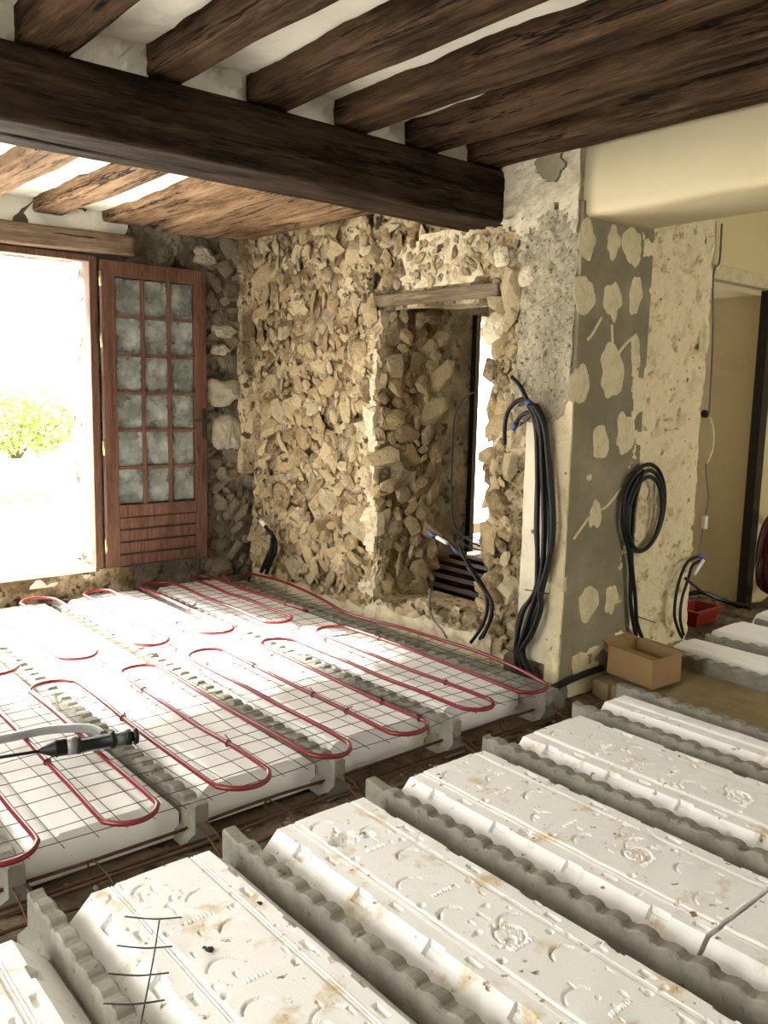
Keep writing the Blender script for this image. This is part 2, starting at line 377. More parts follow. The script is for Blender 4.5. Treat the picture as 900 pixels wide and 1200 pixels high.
# two pale plaster dabs left on the grey render, plus two smaller
def dab(parent, px, wpx, hpx, ax, val, seed, thick=.012, mat='dab', k=1.0):
    c = on(px, ax, val); d = np.linalg.norm(c-CAMP)
    v = c-CAMP; v = v/np.linalg.norm(v)
    fw = abs(np.dot(v, (MW @ np.array([0, 0, -1]))))
    zc = d*fw
    hv = hpx/FPX*zc/2; 
    a = on((px[0]-wpx/2, px[1]), ax, val); b = on((px[0]+wpx/2, px[1]), ax, val)
    hu = np.linalg.norm((b-a)[:2])/2
    n = 40; V = []; F = []
    ring = []
    for rr, zz in ((1.04, -.2), (.96, .3), (.72, .8), (.35, 1.0)):
        for i in range(n):
            t = 2*math.pi*i/n
            q = 1+.30*float(vnoise(math.cos(t)*1.6+seed*3.1, math.sin(t)*1.6, seed))+.09*float(vnoise(math.cos(t)*3+seed, math.sin(t)*3, seed+4))+.03*float(vnoise(math.cos(t)*9+seed, math.sin(t)*9, seed+6))
            e = 1.0; cx = abs(math.cos(t))**e*math.copysign(1, math.cos(t)); sy = abs(math.sin(t))**e*math.copysign(1, math.sin(t))
            p = np.array(c, float); uu = hu*q*rr*cx*k; vv = hv*q*rr*sy*k
            p[0 if ax == 1 else 1] += uu; p[2] += vv; p[ax] -= thick*zz*(1+.3*float(vnoise(t*2, rr*9, seed)))
            V.append(p)
    for r_ in range(3):
        for i in range(n): F.append((r_*n+i, r_*n+(i+1) % n, (r_+1)*n+(i+1) % n, (r_+1)*n+i))
    F.append([3*n+i for i in range(n)])
    if ax == 0: F = [f[::-1] for f in F]
    mesh_obj('plaster_dab', V, F, M[mat], parent)
for i, (px, a, b) in enumerate([((262, 461), 38, 34), ((267, 508), 32, 38), ((262, 388), 30, 16), ((240, 300), 26, 22), ((258, 410), 22, 14)]):
    dab(ww, px, a, b, 1, YW-.015, 40+i, .03, 'dab_grey')
panel('corner_strip', (3.37, YW-.02, .78), X_, Z_, NY, .10, 1.78, .025, .008, 9, M['mortar'], ww, seed=27, lift=.05, back=.08)
# --- rubble wall with the broken-through doorway (plane x = XW)
wr = structure(empty('wall_right', (XW+.26, 4.2, 0)))
NY0, NY1, NZ0, NZ1 = 3.25, 4.17, .12, 1.93
boxes('wall_core', [((XW+.09, 4.36, -.2), (4.0, YW+.02, 2.8)), ((XW+.09, NY1+.02, -.2), (4.0, 4.36, 2.0)), ((XW+.34, NY1+.02, 2.0), (4.0, 4.36, 2.8)), ((XW+.06, YP+.03, -.2), (4.0, NY0-.03, 2.8)),
                    ((XW+.09, NY0-.03, NZ1+.03), (4.0, NY1+.02, 2.8)), ((XW+.06, NY0-.03, -.2), (4.0, NY1+.02, NZ0-.05)),
                    ((4.0, YP+.03, -.2), (4.64, 3.16, 2.8))], M['mortar'], wr)
def ragged(y, z, k=0): return .05*fnoise(y, z, 7, 3, 61+k)
def niche(u, v):
    y = YP+u; z = -.15+v
    a = (y > NY0+ragged(z*0+3, z, 0)-.02) & (y < NY1+ragged(z*0+9, z, 1)*.7) & (z > NZ0+ragged(y, y*0+2, 2)) & (z < NZ1)
    return a | (((y-4.275)/.065)**2+((z-2.114)/.085)**2 < 1) | (((y-4.217)/.04)**2+((z-2.45)/.04)**2 < 1)
panel('mortar_bed', (XW+.008, YP, -.15), Y_, Z_, NX, YW-YP, 2.80, .022, .026, 7, M['mortar'], wr, hole=niche, seed=51, pits=.05)
panel('left_jamb', (XW, NY1+.02, -.05), X_, Z_, NY, .52, 2.02, .03, .03, 6, M['mortar'], wr, seed=52, pits=.03)
panel('right_jamb', (XW+.02, NY0-.03, -.05), X_, Z_, Y_, .5, 2.02, .03, .03, 6, M['mortar'], wr, seed=53)
panel('broken_sill', (XW-.06, NY0-.15, .07), X_, Y_, Z_, .34, 1.15, .03, .035, 6, M['mortar_pale'], wr, seed=54, back=.2)
panel('wall_foot', (XW-.05, YP+.35, .02), X_, Y_, Z_, .16, 2.6, .03, .035, 5, M['mortar_pale'], wr, seed=55, back=.15)
def allow_face(u, v, r):
    y = YP+u; z = -.05+v
    if NY0-.03-r*.2 < y < NY1+.02+r*.3 and NZ0-.05-r*.5 < z < NZ1+.12+r*.5: return False
    if abs(y-4.275) < .05+r*1.5 and abs(z-2.114) < .07+r*1.5: return False
    if abs(y-4.217) < .04+r*1.5 and abs(z-2.45) < .04+r*1.5: return False
    if y < 3.06: return False
    if 3.28 < y < 3.95 and 2.02 < z < 2.32 and r > .03: return False
    if 4.2 < y < 4.34 and z < 1.9 and r > .028: return False
    return True
C = scatter(YW-YP-.05, 2.6, [.082, .060, .046, .036, .028, .021], [45, 300, 1300, 4000, 6000, 6500], allow_face, 71)
stones(wr, (XW, YP, -.05), Y_, Z_, NX, C, 72, 300, -.12)
C = scatter(.50, 1.9, [.075, .055, .042, .03], [200, 500, 900, 900], lambda u, v, r: True, 73)
stones(wr, (XW+.02, NY1, 0), X_, Z_, NY, C, 74, 300, -.2)
panel('edge_mortar', (XW-.01, NY1-.01, .1), Y_, Z_, NX, .20, 1.82, .018, .022, 9, M['mortar_pale'], wr, seed=151, lift=.012, pits=.03, outline=lambda u, v: (u > .02+.03*fnoise(v, v*0, 8, 2, 4)) & (u < .11+.10*fnoise(v, v*0+4, 5, 3, 8)))
# ragged stones hanging off the right edge of the gap
rr = random.Random(5); L = []
for k in range(26):
    L.append((rr.uniform(-.04, .10), .15+k*.07+rr.uniform(-.03, .03), rr.choice([.03, .04, .055, .07])))
stones(wr, (XW+.01, NY0-.11, 0), Y_, Z_, NX, np.array(L), 75, 300, -.05)
# door head above the gap
box('gap_lintel', (XW-.02, NY0-.06, NZ1+.01), (XW+.2, NY1+.10, NZ1+.085), M['lintel_y'], wr, .012)
panel('head_mortar', (XW-.005, 3.26, 2.03), Y_, Z_, NX, .78, .30, .025, .02, 6, M['mortar_pale'], wr, seed=56, outline=lambda u, v: ((u-.39)/.41)**2+((v-.12)/.2)**2 < 1+.3*fnoise(u, v, 8, 2, 5))
# surfaces at the pier end of that wall
panel('rough_cement', (XW, YP+.01, 1.28), Y_, Z_, NX, .36, 1.05, .016, .014, 16, M['cement_rough'], wr, seed=57, pits=.012, lift=.03)
panel('upper_render', (XW, YP+.01, 2.20), Y_, Z_, NX, .50, .46, .02, .010, 8, M['upper'], wr, seed=58, lift=.042, pits=.015, outline=lambda u, v: v > .09+.09*fnoise(u, u*0, 7, 3, 3))
panel('plaster_chase', (XW, YP+.085, .02), Y_, Z_, NX, .20, 1.33, .02, .004, 5, M['chase'], wr, seed=59, lift=.022)
panel('corner_render', (XW, YP, -.10), Y_, Z_, NX, .085, 1.40, .02, .006, 6, M['render_cream'], wr, seed=60, lift=.028)
for i, (px, a, b) in enumerate([((617, 322), 20, 26), ((588, 300), 16, 24), ((577, 385), 26, 34)]): dab(wr, px, a, b, 0, XW-.02, 80+i, .02, 'mortar_pale')
# --- end of the wall (plane y = YP)
wp = structure(empty('wall_front', (4.05, YP+.2, 0)))
panel('grey_cement_face', (XW-.02, YP, -.15), X_, Z_, NY, .60, 2.5, .03, .003, 2, M['cement_grey'], wp, seed=61, lift=.012)
panel('cream_render_face', (3.90, YP+.01, -.15), X_, Z_, NY, .765, 2.72, .014, .012, 9, M['render_cream'], wp, seed=62, pits=.03, lift=.022, outline=lambda u, v: u > .05+.05*fnoise(v, v*0, 3, 4, 12))
panel('pier_side', (4.66, YP, -.15), Y_, Z_, X_, .5, 2.72, .025, .012, 9, M['render_cream'], wp, seed=63, pits=.02, lift=-.01)
panel('pier_foot', (XW-.03, YP+.01, -.15), X_, Z_, NY, 1.0, .36, .02, .008, 7, M['render_cream'], wp, seed=64, lift=.022, outline=lambda u, v: v < .27+.06*fnoise(u, u*0, 5, 3, 7))
panel('edge_render', (XW-.03, YP+.01, .2), X_, Z_, NY, .12, 1.2, .02, .004, 5, M['render_cream'], wp, seed=65, lift=.02, outline=lambda u, v: u < .06+.04*fnoise(v, v*0, 6, 3, 3))
for i, (px, a, b) in enumerate([((689, 281), 20, 46), ((719, 285), 17, 34), ((741, 292), 25, 44), ((685, 348), 22, 44), ((717, 354), 19, 42), ((744, 344), 17, 46),
        ((679, 450), 25, 50), ((716, 437), 28, 60), ((703, 519), 20, 42), ((733, 508), 22, 48), ((688, 708), 26, 42), ((716, 702), 18, 40), ((697, 601), 16, 38), ((690, 560), 8, 9), ((744, 412), 14, 40)]):
    dab(wp, px, a, b, 1, YP-.010, 90+i, .008)
# smears of plaster between the dabs
for i, pts in enumerate([[(672, 632), (692, 605), (712, 592), (728, 572)], [(722, 418), (734, 402), (746, 392)], [(717, 380), (718, 412), (716, 432)], [(705, 372), (695, 390), (688, 398)]]):
    q = [on(p, 1, YP-.013) for p in pts]
    g = tubeg(spline(q, 5), .010, 6); v = np.array(g[0]); v[:, 1] = (v[:, 1]-(YP-.013))*.35+(YP-.013)
    mesh_obj('plaster_smear', v, g[1], M['dab'], wp, True)
# --- plastered downstand over the wide opening
sf = structure(empty('trim_1', (3.74, 1.2, 2.28)))
V = []; F = []; prof = [(3.48, 2.75), (3.47, 2.33), (3.473, 2.295), (3.485, 2.282), (3.51, 2.278), (3.96, 2.285), (4.0, 2.31), (4.0, 2.75)]
ys = np.linspace(-1.9, YP+.02, 40)
for y in ys:
    for x, z in prof: V.append((x+.008*float(fnoise(y, z, 3, 3, 5)), y, z+.006*float(fnoise(y, x, 3, 2, 6))))
n = len(prof)
for i in range(len(ys)-1):
    for k in range(n): F.append((i*n+k, i*n+(k+1) % n, (i+1)*n+(k+1) % n, (i+1)*n+k))
F.append(tuple(range(n))[::-1]); F.append(tuple((len(ys)-1)*n+k for k in range(n)))
mesh_obj('downstand', V, F, M['soffit'], sf, True)
# bare patch where the skim came off
panel('bare_patch', (XW-.052, 2.67, 2.455), Y_, Z_, NX, .30, .17, .010, .002, 6, M['cement_grey'], wr, seed=66, lift=.006, back=.03, outline=lambda u, v: ((u-.17)/.12)**2+((v-.08)/.075)**2 < .8+.7*fnoise(u, v, 14, 3, 5))
# --- walls of the room behind, right
wf = structure(empty('wall_far', (6.5, 3.2, 0)))
boxes('yellow_wall', [((4.62, 3.07, 2.30), (8, 3.5, 2.8)), ((6.2, 3.07, -.2), (8, 3.5, 2.30)), ((4.62, 3.12, -.2), (4.9, 3.5, 2.30))], M['yellow'], wf)
box('beige_reveal', (6.185, 3.10, -.15), (6.22, 4.1, 2.20), M['beige'], wf)
box('black_post', (6.16, 3.03, -.15), (6.26, 3.10, 2.20), M['black_metal'], wf)
box('head_plank', (4.66, 3.02, 2.205), (7.4, 3.12, 2.30), M['dab'], wf, .008)
box('head_soffit', (4.66, 3.10, 2.17), (6.2, 3.52, 2.22), M['soffit'], wf)
boxes('side_wall', [((7.9, -2.2, -.2), (8.1, 6.2, 2.8))], M['yellow'], wf)
# --- unseen sides of the room, with its windows
wl = structure(boxes('wall_left', [((-2.0, -2.0, -.2), (-1.85, 1.3, 2.8)), ((-2.0, 3.9, -.2), (-1.85, 6.2, 2.8)), ((-2.0, 1.3, -.2), (-1.85, 3.9, .45)), ((-2.0, 1.3, 2.35), (-1.85, 3.9, 2.8))], M['plaster']))
wn = structure(boxes('wall_near', [((-2.0, -2.0, -.2), (4.9, -1.85, 2.8)), ((6.3, -2.0, -.2), (8.1, -1.85, 2.8)),
        ((4.9, -2, -.2), (6.3, -1.85, .6)), ((4.9, -2, 2.2), (6.3, -1.85, 2.8))], M['plaster']))
# --- ceiling
ce = structure(empty('ceiling', (1, 2, 2.74)))
panel('ceiling_plaster', (-2, -2, 2.70), X_, Y_, (0, 0, -1), 5.5, 5.3, .06, .015, 3, M['plaster'], ce, seed=67)
panel('ceiling_plaster', (-2, 3.30, 2.575), X_, Y_, (0, 0, -1), 5.5, 2.5, .06, .012, 3, M['plaster'], ce, seed=68, back=.10)
box('ceiling_deck', (-2.2, -2.2, 2.80), (8.1, 6.3, 3.0), M['plaster'], ce)

# ================================================================== TIMBER
def timber(name, axis, a0, a1, c0, c1, z0, z1, mat, label, seed, wob=.012, rad=.03, bow=0.0, cat='beam', group=None, step=.04):
    """hewn beam: rounded, slightly waney section swept along X or Y"""
    n = max(4, int((a1-a0)/step)); sec = []
    cx, cz = (c0+c1)/2, (z0+z1)/2; hw, hh = (c1-c0)/2, (z1-z0)/2
    for (sx, sz, t0) in ((1, -1, -90), (1, 1, 0), (-1, 1, 90), (-1, -1, 180)):
        for j in range(4):
            t = math.radians(t0+30*j); sec.append((sx*(hw-rad)+rad*math.cos(t), sz*(hh-rad)+rad*math.sin(t)))
    dense = []
    for i in range(len(sec)):
        p, q = sec[i], sec[(i+1) % len(sec)]; dense.append(p)
        L = math.hypot(p[0]-q[0], p[1]-q[1]); k = int(L/.015)
        for j in range(1, k): dense.append((p[0]+(q[0]-p[0])*j/k, p[1]+(q[1]-p[1])*j/k))
    m = len(dense); V = []; F = []
    ang = np.array([math.atan2(z/hh, x/hw) for x, z in dense])
    CR = [(ca_+.5*math.sin(seed*1.7+j), 1.1+.5*j) for j, ca_ in enumerate((-1.9, -1.2, 2.9, -2.75, .2))]
    for i in range(n+1):
        t = i/n; a = a0+(a1-a0)*t
        dx = wob*1.3*float(fnoise(a, seed*3.7, 1.1, 2, seed)); dz = wob*float(fnoise(a, seed*1.3, 1.1, 2, seed+1))+bow*(1-(2*t-1)**2)
        k = 1+wob*2.6*fnoise(np.cos(ang)*2.4+seed, a*3.2+np.sin(ang)*2.4, 1, 3, seed+2)+wob*2.2*fnoise(ang*5, a*.8+seed, 1, 2, seed+5)
        k = k+wob*.9*fnoise(ang*16, a*1.1+seed, 1, 2, seed+7)
        for cn, (ca, cp) in enumerate(CR):
            wnd = max(0., math.sin(a*cp+cn*2+seed)); d_ = (ang-ca-.12*float(vnoise(a*1.3, cn, seed))+math.pi) % (2*math.pi)-math.pi
            k = k-.15*wnd*np.exp(-(d_/.035)**2)
        for (x, z), kk in zip(dense, k):
            p = (cx+dx+x*kk, a, cz+dz+z*kk); V.append(p if axis == 'Y' else (a, p[0], p[2]))
    for i in range(n):
        for k in range(m):
            q = (i*m+k, i*m+(k+1) % m, (i+1)*m+(k+1) % m, (i+1)*m+k); F.append(q if axis == 'X' else q[::-1])
    e0 = tuple(range(m)); e1 = tuple(n*m+k for k in range(m))
    F += [e0[::-1], e1] if axis == 'X' else [e0, e1[::-1]]
    o = mesh_obj(name, V, F, mat, None, True)
    tag(o, label, cat, group); return o
timber('main_beam', 'X', -1.9, 3.56, 3.15, 3.46, 2.305, 2.568, M['beam'], 'long dark hewn oak main beam crossing the room under the joists', 1, .008, .018, .0)
FJ = [(1.03, 1.22), (1.515, 1.66), (1.95, 2.14), (2.41, 2.585), (2.82, 3.03), (3.25, 3.45)]
order = ['leftmost', 'second from left', 'third from left', 'fourth from left', 'fifth from left', 'last, against the cream plastered wall']
for i, (a, b) in enumerate(FJ):
    timber('ceiling_joist', 'Y', -1.84, 3.30, a, b, 2.583, 2.738, M['joist'], f'dark brown oak ceiling joist in front of main beam, {order[i]}', 10+i, .010, .016, group='ceiling joists in front of the main beam')
for a, b in ((.1, .26), (.58, .74)):
    timber('ceiling_joist', 'Y', -1.84, 3.30, a, b, 2.583, 2.738, M['joist'], f'dark brown oak joist out at the left of the room, {"outer" if a < .3 else "inner"} one', 30+int(a*10), .013, .022, group='ceiling joists at the left edge', step=.1)
xs = [(-1.9, .1), (.26, .58), (.74, 1.03)]+[(FJ[i][1], FJ[i+1][0]) for i in range(5)]
for i, (a, b) in enumerate(xs):
    panel('plaster_infill', (a+.0, 3.24, 2.55), X_, Z_, NY, b-a, .20, .025, .014, 8, M['plaster'], ce, seed=110+i, back=.1)
RJ = [(1.42, 1.62), (1.885, 2.085), (2.345, 2.64), (2.69, 3.15), (3.19, 3.43)]
ro = ['leftmost in view', 'between the two white ceiling gaps', 'ending on a small block', 'fourth from left, wide and flaking', 'last, against the rubble wall']
for i, (a, b) in enumerate(RJ):
    timber('ceiling_joist', 'Y', 3.47, YW+.04, a, b, 2.50, 2.645, M['joist_pale'], f'pale brown oak joist behind the main beam, {ro[i]}', 40+i, .013, .022, group='ceiling joists behind the main beam')
for a, b in ((.4, .6), (.92, 1.12)):
    timber('ceiling_joist', 'Y', 3.47, YW+.04, a, b, 2.50, 2.645, M['joist_pale'], f'pale brown oak joist behind the main beam, out at the left, {"outer" if a < .5 else "inner"} one', 50+int(a*10), .016, .035, group='ceiling joists behind, left edge', step=.1)
o = box('packing_block', (2.40, YW-.09, 2.535), (2.49, YW-.02, 2.585), M['lintel'], None, .006)
tag(o, 'small pale wooden packing block under a rear joist end', 'wood block')
timber('door_lintel', 'X', -.3, 2.525, YW-.09, YW+.04, 2.285, 2.42, M['lintel'], 'weathered grey-brown wooden lintel above the garden door', 60, .008, .02)

# ================================================================== GARDEN DOOR
fr = structure(empty('trim_2', (1.4, YW, TH)))
W_ = M['door']
box('frame_post', (2.225, YW-.035, TH), (2.278, YW+.05, 2.265), W_, fr, .004)
box('frame_post', (.50, YW-.035, TH), (.553, YW+.05, 2.265), W_, fr, .004)
box('frame_head', (.553, YW-.035, 2.225), (2.225, YW+.05, 2.268), W_, fr, .004)
box('threshold', (.553, YW-.03, TH-.015), (2.225, YW+.05, TH+.012), M['reveal'], fr, .004)
dr = structure(empty('door_1', (2.67, YW-.06, TH)))
yo, yi = YW-.030, YW-.075       # leaf folded back flat against the wall
X0, X1, Z0, Z1 = 2.292, 3.062, TH+.005, 2.245
GX0, GX1, GZ0, GZ1 = 2.385, 2.972, .60, 2.145
box('stile', (X0, yi, Z0), (GX0, yo, Z1), W_, dr, .005); box('stile', (GX1, yi, Z0), (X1, yo, Z1), W_, dr, .005)
box('top_rail', (GX0, yi, GZ1), (GX1, yo, Z1), W_, dr, .005); box('middle_rail', (GX0, yi, GZ0-.085), (GX1, yo, GZ0), W_, dr, .005)
zz = Z0
for k in range(4):
    h = (GZ0-.085-Z0)/4; box('bottom_board', (GX0, yi+.008, zz+.006), (GX1, yo, zz+h-.006), W_, dr, .006); zz += h
boxes('board_backing', [((GX0, yi+.02, Z0), (GX1, yo-.004, GZ0-.085))], M['black_metal'], dr)
cw = (GX1-GX0)/3; chh = (GZ1-GZ0)/6
for k in (1, 2): box('glazing_bar', (GX0+k*cw-.013, yi+.004, GZ0), (GX0+k*cw+.013, yo, GZ1), W_, dr, .004)
for k in range(1, 6):
    for c in range(3): box('glazing_bar', (GX0+c*cw+(.013 if c else 0), yi+.004, GZ0+k*chh-.012), (GX0+(c+1)*cw-(.013 if c < 2 else 0), yo, GZ0+k*chh+.012), W_, dr, .004)
for c in range(3):
    for k in range(6): box('pane', (GX0+c*cw+.010, yo-.018, GZ0+k*chh+.010), (GX0+(c+1)*cw-.010, yo-.013, GZ0+(k+1)*chh-.010), M['glass'], dr)
hx = 3.035; hz = 1.16
pl = box('handle_plate', (hx-.016, yi-.006, hz-.11), (hx+.016, yi+.001, hz+.11), M['black_metal'], dr, .003)
tube('handle', spline([(hx, yi-.004, hz+.03), (hx, yi-.05, hz+.03), (hx-.03, yi-.055, hz+.03), (hx-.11, yi-.05, hz+.022)], 5), .009, M['black_metal'], pl)
for z in (.32, 1.00, 1.72, 2.12):
    tube('hinge', [(2.285, yi+.002, z-.05), (2.285, yi+.002, z+.05)], .011, M['steel'], dr, 10)

# ================================================================== FLOOR JOISTS AND BLOCKS
JX = [.11, .715, 1.325, 1.925, 2.565, 3.190, 3.580]
def joist_mesh(L, seed, z_top=0.0, wtop=.050):
    per = .086; V = []; F = []; n = int(L/per)
    ys = []; hs = []
    for k in range(n):
        y = k*per
        ys += [y+.001, y+.010, y+.034, y+.050, y+.062, y+.080]
        d = .004*float(vnoise(k*1.7, seed, seed)); hs += [-.001+d, .003+d, .003+d, -.002+d, -.008+d*.5, -.008]
    ys += [L]; hs += [0]
    w = wtop/2
    for y, h in zip(ys, hs):
        e = .004*float(vnoise(y*23, seed*1.1, seed+2))
        V += [(-.055, y, -.155), (-.055, y, -.118), (-w, y, -.100), (-w-e*.4, y, h-.006+z_top), (-w+.006, y, h+z_top+e*.3), (w-.006, y, h+z_top-e*.3), (w+e*.4, y, h-.006+z_top), (w, y, -.100), (.055, y, -.118), (.055, y, -.155)]
    m = 10
    for i in range(len(ys)-1):
        for k in range(m): F.append((i*m+k, (i*m)+(k+1) % m, (i+1)*m+(k+1) % m, (i+1)*m+k))
    F.append(tuple(range(m))); F.append(tuple((len(ys)-1)*m+k for k in range(m))[::-1])
    F = [f[::-1] for f in F]
    return V, F
def add_joist(x, y0, y1, label, group, seed, mirror=False):
    v, f = joist_mesh(y1-y0, seed); v = np.array(v)
    v[:, 0] += x+.004*vnoise(v[:, 1]*1.5, v[:, 1]*0+seed, seed); v[:, 1] += y0
    o = mesh_obj('concrete_joist', v, f, M['concrete']); tag(o, label, 'joist', group)
    # steel tails sticking out of the end
    return o
nthj = ['far left', 'nearest the lower left corner', 'second from lower left', 'third from lower left', 'fourth from lower left', 'fifth, towards the pier', 'last, beside the sandy ground']
for i, x in enumerate(JX):
    if i == 0: continue
    add_joist(x, -.6, [2.33, 2.335, 2.31, 2.31, 2.325, 2.34, 2.37][i], f'grey notched concrete floor joist of the bare front bay, {nthj[i]}', 'concrete joists of the front bay', 200+i)
nthl = ['leftmost', 'leftmost in view', 'second from left', 'third from left', 'fourth from left', 'rightmost']
for i, x in enumerate(JX[:6]):
    add_joist(x, 2.50 if i else 2.52, 5.64, f'grey concrete joist under the wire mesh and red pipes, {nthl[i]}', 'concrete joists of the piped bay', 220+i)

def block(x0, x1, y0, y1, seed, mat, detail=.0055, ztop=0.0, damage=(), sw=.085, sd_=.084):
    W = x1-x0; L = y1-y0; nu = int(W/detail)+1; nv = int(L/detail)+1
    u, v = np.meshgrid(np.linspace(0, W, nu), np.linspace(0, L, nv), indexing='ij')
    r = np.random.default_rng(seed); c = np.abs(u-W/2); hw = W/2; fl_ = hw-sw
    sh = np.clip((c-fl_)/sw, 0, 1)
    z = -sd_*sh+np.where(c > fl_, -.006, 0)
    # moulded bands parallel to the joists
    for g in (fl_-.055, fl_-.066): z -= .007*np.exp(-((c-g)/.0045)**2)
    z -= .004*((c > fl_-.05) & (c < fl_))
    if W > .4: z -= .005*np.exp(-((c-.055)/.004)**2)*0
    fine = detail < .008
    def ring(cu, cv, rad, a0, a1, d=.009):
        nonlocal z
        q = np.hypot(u-cu, v-cv); a = (np.degrees(np.arctan2(v-cv, u-cu))) % 360
        m = ((a-a0) % 360) < (a1-a0); z = z-d*np.exp(-((q-rad)/.0034)**2)*m
    def rect(cu, cv, a, b, d):
        nonlocal z
        m = (np.abs(u-cu) < a) & (np.abs(v-cv) < b); z = np.where(m, np.minimum(z, z.mean()*0+z-d), z)
    if W > .4 and fine:
        cu = W/2
        for k in range(int(L/.30)+1):
            cv = L-.10-k*.30
            if cv < .05: break
            ring(cu+(-.06 if k % 2 == 0 else .05), cv, .040, 10, 170, .014); ring(cu+(.05 if k % 2 == 0 else -.05), cv-.13, .048, 20, 160, .008)
            if k == 2:
                ring(cu-.0, cv-.15, .042, 0, 360, .011)
                q = np.hypot(u-cu, v-cv+.15); z = z-np.where(q < .04, .006*(vnoise(u*95, v*95, seed) > 0), 0)
            for s in (-1, 1):
                rect(cu+s*(fl_+.008), cv-.06, .017, .028, .022)       # cast pockets on the shoulder line
                rect(cu+s*(fl_-.025), cv-.17, .008, .024, .012)
                q = np.hypot(u-cu-s*(fl_-.085), v-(cv-.21)); z = z-.012*np.exp(-(q/.010)**4)
            for t in range(3): rect(cu+r.uniform(-.11, .11), cv-r.uniform(.02, .28), .005, .012, .007)
            # row of raised moulded strokes
            for t in range(7): z = z+.0035*((np.abs(u-cu+.04-t*.011) < .003) & (np.abs(v-cv+.20) < .008))
    z += .0014*fnoise(u, v, 12, 2, seed)
    if fine:
        bz = vnoise(u*48, v*40, seed+8); band = vnoise(u*7, v*5, seed+12) > .25
        z = z-np.where(band, .022*np.clip(bz-.62, 0, 1), 0)      # crumbled beads
    for du, dv, rad, dep in damage:
        q = np.hypot((u-du*W)/1.0, (v-dv*L)/.7)+.02*fnoise(u, v, 30, 3, seed+2); z = z-dep*np.clip(1-(q/rad)**2, 0, 1)
    # ends: worn edge, clipped corners
    e = .010*fnoise(u, u*0+seed, 9, 3, seed+6)
    vv = v.copy(); vv[:, -1] += e[:, -1]-.004; vv[:, 0] += .003
    z[:, -1] -= .008; z[:, -2] -= .002
    P = np.stack([u+x0, vv+y0, z+ztop], -1)
    idx = np.arange(nu*nv).reshape(nu, nv)
    q = np.stack([idx[:-1, :-1], idx[1:, :-1], idx[1:, 1:], idx[:-1, 1:]], -1).reshape(-1, 4)
    V = P.reshape(-1, 3); F = q.tolist()
    ringi = list(idx[:, 0])+list(idx[-1, 1:])+list(idx[-2::-1, -1])+list(idx[0, -2:0:-1])
    base = V[ringi].copy(); base[:, 2] = -.148
    b0 = len(V); V = np.vstack([V, base]); n = len(ringi)
    F += [[ringi[i], b0+i, b0+(i+1) % n, ringi[(i+1) % n]] for i in range(n)]
    F.append([b0+n-1-i for i in range(n)])
    # normals: top must face up
    return V.tolist(), F
def add_block(x0, x1, y0, y1, seed, mat, label, group, detail, ztop=0.0, damage=(), **kw):
    V, F = block(x0, x1, y0, y1, seed, mat, detail, ztop, damage, **kw)
    o = mesh_obj('floor_block', V, F, M[mat], None, False); tag(o, label, 'floor block', group); return o
nthb = ['far left row', 'second row from left', 'third row', 'middle row past the joint', 'fifth row', 'narrow strip by the sand']
G1 = 'moulded polystyrene floor blocks of the front bay'
rowl = ['at the lower left corner of the picture', 'holding the wire offcut and two black clods', 'with a gouged grey pit near its end', 'in the middle row with a joint halfway', 'in the row beside the narrow infill', 'narrow strip beside the sandy ground']
for i in range(6):
    x0, x1 = JX[i]+.034, JX[i+1]-.034
    ye = [2.16, 2.235, 2.215, 2.235, 2.235, 2.27][i]
    dm = []
    if i == 2: dm = [(.42, .86, .055, .03), (.55, .84, .03, .02)]
    if i == 1: dm = [(.9, .45, .04, .012)]
    if i == 3: dm = [(.2, .55, .03, .014), (.85, .7, .025, .01)]
    LB_ = 1.42 if i == 2 else 1.2
    add_block(x0, x1, ye-LB_, ye, 300+i, 'eps', f'dirty white moulded polystyrene floor block, {rowl[i]}', G1, .0045 if i < 4 else .0065, 0, dm)
    add_block(x0, x1, ye-2.4, ye-LB_-.002, 320+i, 'eps', f'dirty white polystyrene block nearest the camera, {nthb[i]}', G1, .008 if i in (2, 3, 4) else .03)
G2 = 'polystyrene floor blocks under the red pipes'
cl = ['leftmost row', 'second row from left', 'third row', 'fourth row', 'row nearest the rubble wall']
for i in range(5):
    x0, x1 = JX[i]+.034, JX[i+1]-.034; y = 2.60+[0, .0, .02, .05, .06][i]
    for k, (a, b) in enumerate(((y, y+1.2), (y+1.205, y+2.4), (y+2.405, 5.62))):
        add_block(x0, x1, a, b, 340+i*3+k, 'eps_clean', f'clean white polystyrene block under the red pipes, {cl[i]}, {["front", "middle", "garden door"][k]} end', G2, .010 if k == 0 else .014, sw=.055, sd_=.05)
        if k == 0:   # block ends face the trench: the end face already follows the moulded profile
            pass
o = mesh_obj('concrete_curb', *(lambda V, F: (V, F))(*block(3.250, 3.40, 2.56, 5.6, 400, None, .02, -.004)), M['concrete']); tag(o, 'grey concrete edging strip along the foot of the rubble wall', 'curb')
# blocks of the room behind, right
G3 = 'polystyrene floor blocks beyond the wide opening'
for i, (a, b, ye) in enumerate([(4.36, 4.74, 2.60), (4.85, 5.36, 2.62), (5.47, 6.0, 2.66)]):
    add_block(a, b, ye-1.6, ye, 420+i, 'eps_clean', f'cream lit polystyrene block beyond the wide opening, {["nearest the cardboard box", "middle row", "farthest row"][i]}', G3, .014, .0)
for i, x in enumerate((4.30, 4.795, 5.415)):
    add_joist(x, .9, 2.58, f'dark grey concrete joist beyond the wide opening, {["nearest the box", "middle", "farthest"][i]}', 'concrete joists beyond the wide opening', 240+i)

